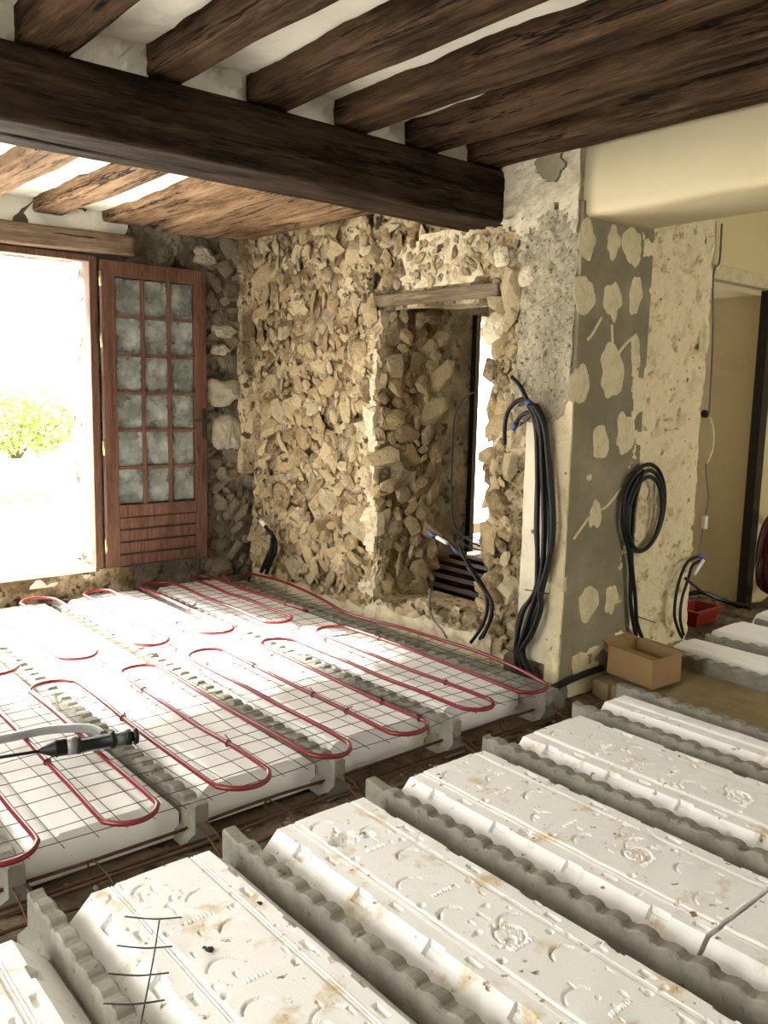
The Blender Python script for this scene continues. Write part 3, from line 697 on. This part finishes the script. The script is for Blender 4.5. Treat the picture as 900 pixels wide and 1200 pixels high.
# ================================================================== TRENCH STEEL
for i, (y, z, a, b) in enumerate([(2.375, -.125, -.2, 3.5), (2.43, -.095, .1, 3.45), (2.50, -.13, -.2, 3.55), (2.555, -.10, .3, 3.3)]):
    pts = [(x, y+.012*float(vnoise(x*2, i, 3)), z+.008*float(vnoise(x*3, i, 5))) for x in np.linspace(a, b, 40)]
    o = tube('reinforcing_bar', pts, .006, M['rust'], None, 6)
    tag(o, f'rusty steel reinforcing bar lying in the dirt trench, {["nearest the bare blocks", "second from the bare blocks", "second from the piped blocks", "nearest the piped blocks"][i]}', 'steel bar', 'reinforcing bars in the trench')
for i, x in enumerate((.95, 1.62, 2.25, 2.92)):
    q = [(x, 2.37, -.14), (x+.01, 2.37, -.095), (x+.01, 2.55, -.095), (x, 2.55, -.14)]
    o = tube('steel_stirrup', spline(q, 4, True), .003, M['rust'], None, 6, True)
    tag(o, f'small rusty steel stirrup round the trench bars, {["first", "second", "third", "fourth"][i]} from the left', 'steel stirrup', 'stirrups in the trench')
k = 0
for i, x in enumerate(JX[1:6]):
    for s in (-1, 1):
        q = [(x+s*.018, 2.52, -.07), (x+s*.018, 2.44, -.075), (x+s*.022, 2.36+.03*s, -.105), (x+s*.03, 2.31, -.135)]
        o = tube('steel_tail', spline(q, 4), .004, M['rust'], None, 6)
        tag(o, f'bent steel tail, {["left", "right"][(s+1)//2]} one at the {["leftmost", "second", "third", "fourth", "last"][i]} piped joist end', 'steel wire', 'steel tails of the joists')

# ================================================================== WIRE MESH AND PIPES
def sag(x, y): return .022+.010*float(fnoise(x, y, 2.3, 2, 77))
ms = empty('wire_mesh', (1.8, 4.0, .02)); tag(ms, 'thin dark welded wire mesh laid over the white blocks under the red pipes', 'wire mesh')
for k, y in enumerate(np.arange(2.50, 5.6, .10)):
    x0, x1 = .12, 3.32 if y > 2.62 else 3.2
    pts = [(x, y+.020*float(vnoise(x*2.6, k*.7, 5)), sag(x, y)) for x in np.linspace(x0, x1, 46)]
    mesh_obj('wire', *tubeg(pts, .0016, 4), M['wire'], ms)
for k, x in enumerate(np.arange(.15, 3.34, .10)):
    pts = [(x+.010*float(vnoise(k*.9, y*2.1, 6)), y, sag(x, y)-.003) for y in np.linspace(2.47, 5.58, 44)]
    mesh_obj('wire', *tubeg(pts, .0014, 4), M['wire'], ms)
PR = .0095
def bendpts(x0, x1, y, s, n=7):
    """half circle between two passes, bulging to +y (s=1) or -y (s=-1)"""
    c = (x0+x1)/2; r = abs(x1-x0)/2; out = []
    for i in range(n+1):
        a = math.pi*i/n; out.append((c-r*math.cos(a), y+s*r*1.05*math.sin(a)))
    return out
def wig(P, seed):
    return [(x+.010*float(vnoise(x*3, y*1.7, seed)), y, .046+.008*float(fnoise(x, y, 3, 2, seed+3))) for x, y in P]
near = [.40, .59, .785, .99, 1.175, 1.385, 1.60, 1.79, 1.98, 2.18, 2.385, 2.60, 2.78, 2.99, 3.18]
P = []; yf, yb = 2.545, 3.80
for i, x in enumerate(near):
    down = (i % 2 == 1)       # this pass travels towards the camera
    ysq = np.linspace(yb, yf, 6) if down else np.linspace(yf, yb, 6)
    if i == len(near)-1:
        P += [(x+.02, 2.62), (3.25, 2.80), (3.27, 3.05), (3.27, 3.35), (3.235, 3.65), (3.215, 3.93), (3.215, 4.18), (3.275, 4.45), (3.32, 4.75), (3.335, 5.05), (3.315, 5.3), (3.28, 5.5)]; break
    P += [(x, y) for y in ysq[1:-1]]
    x2 = near[i+1]
    P += bendpts(x, x2, yf+.01*math.sin(i*2.1) if down else yb+.02*math.sin(i*1.7), -1 if down else 1)
PP = wig(P, 5)
pp = empty('heating_pipe', (1.9, 3.2, .03)); tag(pp, 'dark red heating pipe looping over the near half of the mesh and along rubble wall', 'pipe')
run1 = tube('pipe_run', spline(PP, 3), PR, M['pipe'], pp, 10)
far = [1.05, 1.25, 1.445, 1.645, 1.865, 2.06, 2.245, 2.45, 2.665, 2.855, 3.0]
P2 = []; yf, yb = 4.265, 5.46
P2 += [(.85, 5.2)]
for i, x in enumerate(far):
    down = (i % 2 == 0)
    ysq = np.linspace(yb, yf, 6) if down else np.linspace(yf, yb, 6)
    if i == len(far)-1:
        P2 += [(3.0, y) for y in (4.3, 4.5, 4.8, 5.1)]+[(3.04, 5.35), (3.12, 5.5), (3.2, 5.53)]; break
    P2 += [(x, y) for y in ysq[1:-1]]
    P2 += bendpts(x, far[i+1], yf+.012*math.sin(i*2.1) if down else yb+.02*math.sin(i*1.7), -1 if down else 1)
PP2 = wig(P2, 9)
pp2 = empty('heating_pipe', (2.1, 4.9, .03)); tag(pp2, 'red plastic heating pipe looping over the far half of the mesh by the door', 'pipe')
run2 = tube('pipe_run', spline(PP2, 3), PR, M['pipe'], pp2, 10)
def clip(p, parent, seed):
    x, y, z = p; r = random.Random(seed); R = PR+.003
    ringp = [(x+R*math.cos(t), y+.002*math.sin(t*2), z+R*math.sin(t)) for t in np.linspace(0, 2*math.pi, 13)[:-1]]
    a = tubeg(ringp, .0026, 5, True); ang = r.uniform(0, 6.28)
    b = tubeg([(x+R*.5, y, z+R*.8), (x+.018*math.cos(ang), y+.018*math.sin(ang), z+.022), (x+.034*math.cos(ang), y+.03*math.sin(ang), z+.026)], .0022, 5)
    mesh_obj('cable_tie', *merge([a, b]), M['black'], parent)
for par, pts, near_ in ((run1, PP, ((28, 905), (155, 835), (162, 813), (253, 867), (390, 813), (537, 792), (392, 828), (475, 820), (434, 740), (300, 772), (475, 840))), (run2, PP2, ((217, 728), (338, 698), (213, 712)))):
    for k, px in enumerate(near_):
        t = on(px, 2, .06); j = min(range(len(pts)), key=lambda i: (pts[i][0]-t[0])**2+(pts[i][1]-t[1])**2); clip(pts[j], par, k)

# ================================================================== CABLES
def cabset(name, label, ax, val, runs, r, extra=()):
    pts = [on(p[:2], ax, val) for rn in runs for p in rn]
    root = empty(name, tuple(min(pts, key=lambda p: p[2]))); tag(root, label, 'cable')
    nrm = np.zeros(3); nrm[ax] = -1
    for i, rn in enumerate(runs):
        q = [on(p[:2], ax, val)+nrm*(p[2] if len(p) > 2 else 0) for p in rn]
        cb = tube('cable', spline(q, 7), r, M['black'], root, 8)
        if i == 0: cb0 = cb
    for (kind, px, d, mat) in extra:
        a = on(px[0], ax, val)+nrm*d; b = on(px[1], ax, val)+nrm*d
        tube(kind, [a, (a+b)/2, b], r*1.35 if kind == 'tape' else (.003 if kind == 'cable_tie' else r*1.2), M[mat], cb0, 8)
    return root
rr = random.Random(3); runs = []
for k in range(9):
    o = (k-4)*2.0; e = rr.uniform(-2, 2); d = .012+.018*(k % 3)
    runs.append([(631+o*.5, 474, d+.02), (638+o*.8, 500, d), (642+o*1.2+e, 560, d), (643+o*1.5+e, 620, d), (640+o*.9, 665, d), (636+o*.45, 690, d), (627+o*1.6+e, 715, d), (619+o*1.3+e, 742, d), (613+o*.5, 763, d), (618+o*1.0, 784, d), (624+o*.6, 792, d)])
runs.append([(640, 500, .03), (632, 478, .03), (618, 468, .04), (604, 480, .05), (599, 500, .05), (599, 521, .05)])
runs.append([(640, 510, .045), (632, 482, .05), (624, 466, .05), (615, 452, .04), (604, 442, .03)])
runs.append([(637, 500, .03), (628, 484, .04), (616, 488, .04), (609, 500, .04)])
cabset('cable_bundle', 'thick bundle of black cables hanging down the wall left of the pier', 0, XW-.05, runs, .0115,
       [('tape', ((630, 476), (626, 470)), .05, 'blue'), ('tape', ((611, 497), (607, 503)), .04, 'blue'), ('cable_tie', ((624, 689), (652, 694)), .06, 'black'), ('cable_tie', ((600, 757), (622, 766)), .06, 'black'), ('cable_tie', ((618, 499), (632, 488)), .06, 'black')])
runs = []
for k in range(3):
    rx, ry = 24-2.5*k, 51-4*k; cx, cy = 752-k*1.5, 595+k*3
    q = [(cx+rx*math.cos(t)-.12*(ry*math.sin(t)), cy+ry*math.sin(t), .012+.012*k) for t in np.linspace(math.pi*.75, math.pi*2.75, 22)]
    runs.append(q)
runs.append([(740, 552, .03), (730, 575, .02), (727, 605, .02), (733, 640, .015), (737, 670, .012), (736, 700, .015), (738, 726, .02), (742, 744, .02)])
runs.append([(748, 550, .035), (738, 590, .03), (736, 630, .025), (735, 660, .03), (739, 700, .03), (741, 728, .03), (747, 746, .03)])
cabset('cable_coil', 'black cable hung in a tall oval coil on the patched pier face', 1, YP-.03, runs, .0110, [('cable_tie', ((730, 557), (745, 546)), .03, 'black'), ('cable_tie', ((738, 720), (761, 728)), .04, 'black')])
cabset('cable_tail', 'black cables curving up from the floor at the right corner of the pier', 1, YP-.05, [
    [(818, 652, .0), (803, 657, .02), (793, 672, .03), (787, 695, .03), (785, 720, .03), (790, 738, .03), (794, 746, .03)], [(820, 655, .02), (806, 662, .03), (797, 678, .05), (790, 700, .05), (788, 722, .05), (792, 742, .05)],
    [(794, 676, .05), (804, 684, .05), (810, 690, .06)]], .009, [('tape', ((815, 650), (822, 655)), .02, 'blue'), ('plastic_cap', ((806, 672), (817, 655)), .04, 'white_plastic')])
cabset('cable_tail', 'black cables with white and blue taped ends curving out of the broken doorway', 0, XW-.09, [
    [(506, 626, 0), (524, 634, .0), (540, 648, .0), (555, 668, .01), (570, 688, .02), (579, 706, .02), (577, 728, .02), (565, 748, .02)], [(530, 636, .02), (546, 652, .02), (560, 672, .02), (573, 692, .03), (575, 715, .03), (568, 735, .03), (556, 752, .03)],
    [(540, 640, .01), (552, 660, .03), (567, 682, .04), (582, 704, .04), (580, 725, .04), (570, 746, .03)]], .010,
    [('tape', ((503, 624), (509, 629)), .0, 'blue'), ('plastic_cap', ((515, 629), (527, 636)), .02, 'white_plastic'), ('tape', ((533, 640), (539, 648)), .015, 'blue'), ('tape', ((552, 664), (558, 671)), .02, 'blue')])
o = tube('flexible_conduit', spline([on(p, 0, XW-.06) for p in ((504, 690), (503, 712), (508, 726), (518, 738), (524, 748))], 5), .007, M['grey_cable'], None, 8); tag(o, 'short grey flexible conduit at the foot of the broken doorway', 'conduit')
o = tube('thin_cable', spline([on(p, 0, 3.78) for p in ((558, 459), (545, 466), (533, 488), (530, 530), (529, 590), (533, 616), (546, 631), (562, 640))], 6), .006, M['black'], None, 8); tag(o, 'thin black cable dangling inside the broken doorway', 'cable')
o = tube('thin_cable', spline([on(p, 0, 3.72) for p in ((565, 636), (552, 629), (542, 632), (548, 640), (564, 645))], 6), .005, M['black'], None, 8); tag(o, 'thin black cable loop low in the broken doorway', 'cable')
c0 = cabset('cable_tail', 'dark green and black cable tails standing in the far corner beside the open door', 0, XW-.10, [
    [(307, 612, .0), (315, 622, .0), (322, 632, .0), (323, 645, .0), (317, 660, .0), (312, 672, 0)], [(320, 622, .02), (323, 634, .02), (320, 650, .02), (314, 666, .02)], [(324, 630, .04), (322, 642, .03), (316, 655, .03), (310, 670, .03)]], .014, [('plastic_cap', ((305, 610), (311, 616)), 0, 'white_plastic')])
# thin cable and switch on the right
root = empty('switch_cable', tuple(on((831, 640), 1, 3.02))); tag(root, 'thin grey cable with a round black button hanging before the beige reveal', 'cable')
tube('cable', spline([on(p, 1, 3.03) for p in ((846, 262), (844, 300), (842, 310))], 5), .007, M['grey_cable'], root)
tube('cable', spline([on(p, 1, 3.0) for p in ((842, 310), (836, 324), (835, 400), (833, 450), (831, 484))], 5), .007, M['grey_cable'], root)
tube('cable', spline([on(p, 1, 3.0) for p in ((827, 543), (828, 560), (830, 585), (826, 606), (822, 630), (819, 650))], 5), .005, M['grey_cable'], root)
c = on((826, 485), 1, 3.0); mesh_obj('button', *lathe_axis(c+np.array([0, .02, 0]), c-np.array([0, .03, 0]), [(0, .018), (.005, .026), (.03, .026), (.04, .02), (.045, .001)]), M['black'], root, True)
mesh_obj('filler_strip', *(lambda g: g)(tubeg(spline([on(p, 1, 3.0) for p in ((831, 488), (835, 505), (834, 525), (828, 543))], 4), [.006]+[.014]*11+[.005], 6)), M['dab'], root)
c = on((825, 612), 1, 3.0); box('connector', (c[0]-.02, c[1]-.02, c[2]-.045), (c[0]+.02, c[1]+.01, c[2]+.045), M['white_plastic'], root, .006)

# ================================================================== CARDBOARD BOX
bx = empty('cardboard_box', (3.85, 2.4, -.055)); tag(bx, 'small open brown cardboard box on sandy ground by the pier', 'box')
a = on((763, 809), 2, -.055); bl = on((711, 788), 2, -.055); br = on((797, 798), 2, -.055)
a, bl, br = [np.array([p[0], p[1], -.055]) for p in (a, bl, br)]
h = .155; up = np.array([0, 0, h]); d = bl+br-a
def slab(name, p, q, r_, s, t, parent=bx, mat='card'):
    n = np.cross(np.array(q)-p, np.array(r_)-p); n = n/np.linalg.norm(n)*t
    V = [p, q, r_, s]+[np.array(k)+n for k in (p, q, r_, s)]
    F = [(3,2,1,0), (4,5,6,7), (0,1,5,4), (1,2,6,5), (2,3,7,6), (3,0,4,7)]
    return mesh_obj(name, V, F, M[mat], parent)
slab('side', a, bl, bl+up, a+up, .004); slab('side', br, a, a+up, br+up, .004)
slab('side', d, br, br+up, d+up, .004); slab('side', bl, d, d+up, bl+up, .004); slab('bottom', a, br, d, bl, .004)
e1 = (br-a)/np.linalg.norm(br-a); e2 = (bl-a)/np.linalg.norm(bl-a)
slab('flap', br+up, d+up, d+up+e1*.09+np.array([0, 0, -.02]), br+up+e1*.09+np.array([0, 0, -.02]), .004)
slab('flap', bl+up, bl+up+(d-bl)*1.0, d+up+e2*.08+np.array([0, 0, .03]), bl+up+e2*.08+np.array([0, 0, .03]), .004)
slab('flap', a+up, bl+up, bl+up+(d-bl)*.55-np.array([0, 0, .03]), a+up+(br-a)*.55-np.array([0, 0, .03]), .004)
o = slab('tape_strip', a-e1*.001+e2*.10, a-e1*.001+e2*.15, a-e1*.001+e2*.15+up, a-e1*.001+e2*.10+up, .0015, bx, 'clear_plastic') if False else None

# ================================================================== TOOL ON THE MESH
g0 = on((-60, 897), 2, .085); g1 = on((162, 862), 2, .085); ax_ = (g1-g0)/np.linalg.norm(g1-g0); Lg = np.linalg.norm(g1-g0)
q0 = on((46, 880), 2, .085); t0 = np.dot(q0-g0, ax_)
def seg(t): return g0+ax_*t
gun = empty('applicator_gun', (g0[0], g0[1], .05)); tag(gun, 'black long-barrelled applicator gun with smoky barrel lying across the red pipes', 'tool')
LB = Lg-t0
mesh_obj('push_rod', *lathe_axis(g0, g1, [(0, .006), (t0+.02, .006)], 10), M['black'], gun, True)
def prof(lst): return [(t0+LB*a, r) for a, r in lst]
mesh_obj('cone', *lathe_axis(g0, g1, prof([(0, .008), (.02, .012), (.15, .030), (.17, .034), (.175, .030), (.27, .030)])), M['black'], gun, True)
mesh_obj('ring', *lathe_axis(g0, g1, prof([(.27, .001), (.27, .032), (.36, .032), (.36, .001)])), M['grey_plastic'], gun, True)
mesh_obj('collar', *lathe_axis(g0, g1, prof([(.36, .001), (.36, .033), (.40, .033), (.41, .026), (.70, .024), (.71, .032), (.75, .032), (.755, .001)])), M['black'], gun, True)
mesh_obj('barrel', *lathe_axis(g0, g1, prof([(.75, .001), (.75, .024), (.88, .024), (.88, .001)])), M['clear_plastic'], gun, True)
mesh_obj('end_cap', *lathe_axis(g0, g1, prof([(.86, .001), (.86, .026), (.89, .030), (.92, .030), (.93, .020), (.95, .020), (.955, .032), (.99, .030), (1.0, .022), (1.0, .001)])), M['black'], gun, True)
for s in (-1, 1):
    b = np.array([0, 0, .027*s]); 
    tube('guide_rod', [seg(t0+LB*.4)+b*.9+np.array([0, -.012, 0]), seg(t0+LB*.9)+b*.9+np.array([0, -.012, 0])], .004, M['grey_plastic'], gun)
# grey curved offcut behind it
pts = spline([on(p, 2, .075) for p in ((-40, 872), (5, 864), (50, 855), (85, 852), (108, 853), (121, 860))], 6); V = []; F = []
sec = [(.62*p_, .75*q_-.004) for p_, q_ in [(-.024, -.018), (-.024, .012), (-.012, .022), (.012, .022), (.024, .012), (.024, -.018), (.019, -.018), (.019, .009), (.010, .017), (-.010, .017), (-.019, .009), (-.019, -.018)]]
for i, p in enumerate(pts):
    t = np.array(pts[min(i+1, len(pts)-1)])-np.array(pts[max(i-1, 0)]); nrm = np.array([-t[1], t[0], 0]); nrm /= np.linalg.norm(nrm)
    for s, z in sec: V.append(np.array(p)+nrm*s+np.array([0, 0, z]))
m = len(sec)
for i in range(len(pts)-1):
    for k in range(m): F.append((i*m+k, (i+1)*m+k, (i+1)*m+(k+1) % m, i*m+(k+1) % m))
F += [tuple(range(m)), tuple((len(pts)-1)*m+k for k in range(m))[::-1]]
o = mesh_obj('duct_offcut', V, F, M['grey_plastic']); tag(o, 'curved grey plastic duct offcut lying behind the black gun', 'duct')

# ================================================================== LOOSE THINGS ON THE BLOCKS
sc = empty('wire_offcut', tuple(on((165, 1120), 2, .01))); tag(sc, 'ladder-shaped dark wire offcut on the near polystyrene block', 'wire')
for a, b in (((146, 1074), (213, 1075)), ((137, 1108), (202, 1109)), ((127, 1141), (198, 1140)), ((121, 1176), (193, 1172))):
    p, q = on(a, 2, .02), on(b, 2, .02); tube('wire', spline([p, (p+q)/2+np.array([0, 0, -.006]), q], 5), .0022, M['wire'], sc, 5)
p, q = on((187, 1076), 2, .018), on((160, 1225), 2, .018); tube('wire', spline([p, (p*.6+q*.4)+np.array([.004, 0, .004]), q], 5), .0022, M['wire'], sc, 5)
ROK = [hull_rock(500+i, 11, .7) for i in range(6)]
def lump(px, size, mat, label, cat, group, z=0.0, sd=0, name='clod'):
    c = on(px, 2, z); r = random.Random(sd); v, f = ROK[sd % 6]
    v = np.array(v)*size*np.array([r.uniform(.8, 1.2), r.uniform(.7, 1.1), .8]); a = r.uniform(0, 6); R = np.array([[math.cos(a), -math.sin(a), 0], [math.sin(a), math.cos(a), 0], [0, 0, 1]])
    v = v @ R.T; v[:, 2] -= v[:, 2].min(); o = mesh_obj(name, v+c, f, M[mat]); tag(o, label, cat, group); return o
lump((245, 1118), .016, 'clod', 'black crumbly clod on the near block beside the wire offcut', 'clod', 'black clods on the near block', -.004, 1)
lump((240, 1112), .008, 'clod', 'tiny black crumb touching the clod beside the wire offcut', 'clod', 'black clods on the near block', -.004, 2)
lump((303, 1063), .015, 'clod', 'black crumbly clod on the near block, the one farther back', 'clod', 'black clods on the near block', -.012, 3)
r = random.Random(17)
for k in range(46):
    i = r.choice([1, 2, 2, 3, 3, 4]); x = r.uniform(JX[i]+.13, JX[i+1]-.13); y = r.uniform(1.0, 2.15)
    v, f = ROK[k % 6]; s = r.uniform(.003, .007); v = np.array(v)*s*np.array([r.uniform(.8, 1.6), r.uniform(.7, 1), .7]); v[:, 2] -= v[:, 2].min()
    o = mesh_obj('crumb', v+np.array([x, y, -.003]), f, M[r.choice(['clod', 'rubble', 'rubble'])]); tag(o, 'small crumb of rubble lying on the dirty white blocks', 'crumb', 'rubble crumbs on the front blocks')
for k in range(34):
    x = r.uniform(.6, 3.4); y = r.uniform(2.36, 2.56); v, f = ROK[k % 6]; s = r.uniform(.008, .02)
    v = np.array(v)*s; v[:, 2] -= v[:, 2].min(); o = mesh_obj('rubble_piece', v+np.array([x, y, -.165]), f, M['rubble']); tag(o, 'small piece of grey rubble in the dirt trench', 'rubble', 'rubble pieces in the trench')
# rubble, hoses and red things in the room behind
for k in range(16):
    x = 4.85+.085*k; y = 3.15+.35*(k % 3)/2; v, f = ROK[k % 6]; s = r.uniform(.04, .075)
    v = np.array(v)*s; v[:, 2] -= v[:, 2].min(); o = mesh_obj('rubble_piece', v+np.array([x, y, -.13]), f, M['rubble']); tag(o, 'piece of grey rubble heaped in the room behind the pier', 'rubble', 'rubble heap behind the pier')
v = []; c = on((815, 722), 2, -.08)
V = []
for hx_, hy_, z_ in ((.12, .075, 0), (.155, .10, .105), (.175, .12, .105), (.175, .12, .118), (.148, .093, .118), (.115, .07, .012)):
    V += [c+np.array([sx*hx_, sy*hy_, z_-.045]) for sx, sy in ((-1, -1), (1, -1), (1, 1), (-1, 1))]
F = [(3, 2, 1, 0)]+[(4*q+k, 4*q+(k+1) % 4, 4*q+4+(k+1) % 4, 4*q+4+k) for q in range(5) for k in range(4)]+[(20, 21, 22, 23)]
o = mesh_obj('red_tub', V, F, M['red_plastic']); tag(o, 'bright red plastic tub on the ground behind the pier corner', 'tub')
for i, (pts, lab) in enumerate([([(800, 698), (822, 694), (848, 704), (880, 712)], 'thick black hose lying on the ground behind the pier'), ([(648, 806), (668, 797), (690, 788), (706, 783)], 'black hose along the foot of the pier')]):
    o = tube('black_hose', spline([on(p, 2, -.04)+np.array([0, 0, .0]) for p in pts], 6), .018, M['black'], None, 8); tag(o, lab, 'hose')
coil = empty('hose_coil', (6.35, 2.72, -.1)); tag(coil, 'dark red hose coil standing at the right edge of the picture', 'hose')
for k in range(5):
    R = .22+.012*(k % 2); cy = 2.78+.028*k
    tube('hose_turn', [(6.22+R*math.cos(t), cy, .32+R*1.25*math.sin(t)) for t in np.linspace(0, 2*math.pi, 33)[:-1]], .016, M['dark_red'], coil, 8, True)
    tube('hose_turn', [(6.2+R*math.cos(t), cy-.02, .30+R*.8*math.sin(t)-.1) for t in np.linspace(0, 2*math.pi, 33)[:-1]], .015, M['dark_red'], coil, 8, True)
# planks on the floor seen through the broken doorway
for i in range(6):
    x = 4.25+i*.26; o = box('floor_plank', (x, 3.6, -.13), (x+.12, 5.6, -.07), M['joist'], None, .006)
    tag(o, f'dark wooden floor strip in the room behind the broken doorway, {["nearest", "second", "third", "fourth", "fifth", "farthest"][i]}', 'plank', 'floor strips behind the broken doorway')
box_ = structure(box('trim_3', (5.90, YW-.04, -.1), (5.955, YW+.1, 2.15), M['black_metal']))

# ================================================================== OUTSIDE
gd = structure(panel('ground', (-30, 6.2, .05), X_, Y_, Z_, 70, 60, 1.5, .03, .4, M['gravel'], None, seed=91, back=.1))
def shrub(c, sx, sy, sz, n, label, seed):
    r = random.Random(seed); root = empty('shrub', tuple(c)); tag(root, label, 'shrub'); V = []; F = []
    for k in range(n):
        z = r.uniform(-.9, 1); a = r.uniform(0, 6.283); q = math.sqrt(max(0, 1-z*z)); rad = r.uniform(.55, 1)*(1+.25*math.sin(3*a+seed)*math.cos(2.3*z))
        p = Vector((c[0]+sx*q*math.cos(a)*rad, c[1]+sy*q*math.sin(a)*rad, c[2]+sz*(1+z*rad)))
        d1 = Vector((r.uniform(-1, 1), r.uniform(-1, 1), r.uniform(-1, 1))).normalized(); d2 = d1.orthogonal().normalized(); s = r.uniform(.05, .11)
        b = len(V); V += [tuple(p), tuple(p+d1*s+d2*s*.45), tuple(p+d1*s*2), tuple(p+d1*s-d2*s*.45)]; F.append((b, b+1, b+2, b+3))
    o = mesh_obj('foliage', V, F, M['leaf'], root); o['kind'] = 'stuff'
    g = [tubeg([(c[0], c[1], c[2]-.05), (c[0]+sx*.4*math.cos(t), c[1]+sy*.4*math.sin(t), c[2]+sz)], [.04, .015], 6) for t in (0, 1.6, 3.1, 4.7)]
    mesh_obj('stems', *merge(g), M['bark'], root)
shrub((5.0, 16.5, .05), 1.3, 1.0, .62, 2600, 'sunlit green garden shrub beyond the open door', 3)
shrub((8.2, 33, .05), 3.2, 2.0, 1.1, 2600, 'pale distant hedge far behind the garden shrub', 4)
tp = on((12, 583), 2, .1)
for k in range(5):
    b = np.array([tp[0]-.55+.25*k, tp[1]+.1*k, .08]); 
    o = tube('clay_tile', [b+np.array([0, -.35, 0]), b+np.array([-.15, .45, .10])], .05, M['tile'], None, 8); tag(o, f'terracotta roof tile lying on the pale ground outside, {["leftmost", "second", "third", "fourth", "rightmost"][k]}', 'roof tile', 'roof tiles on the ground outside')
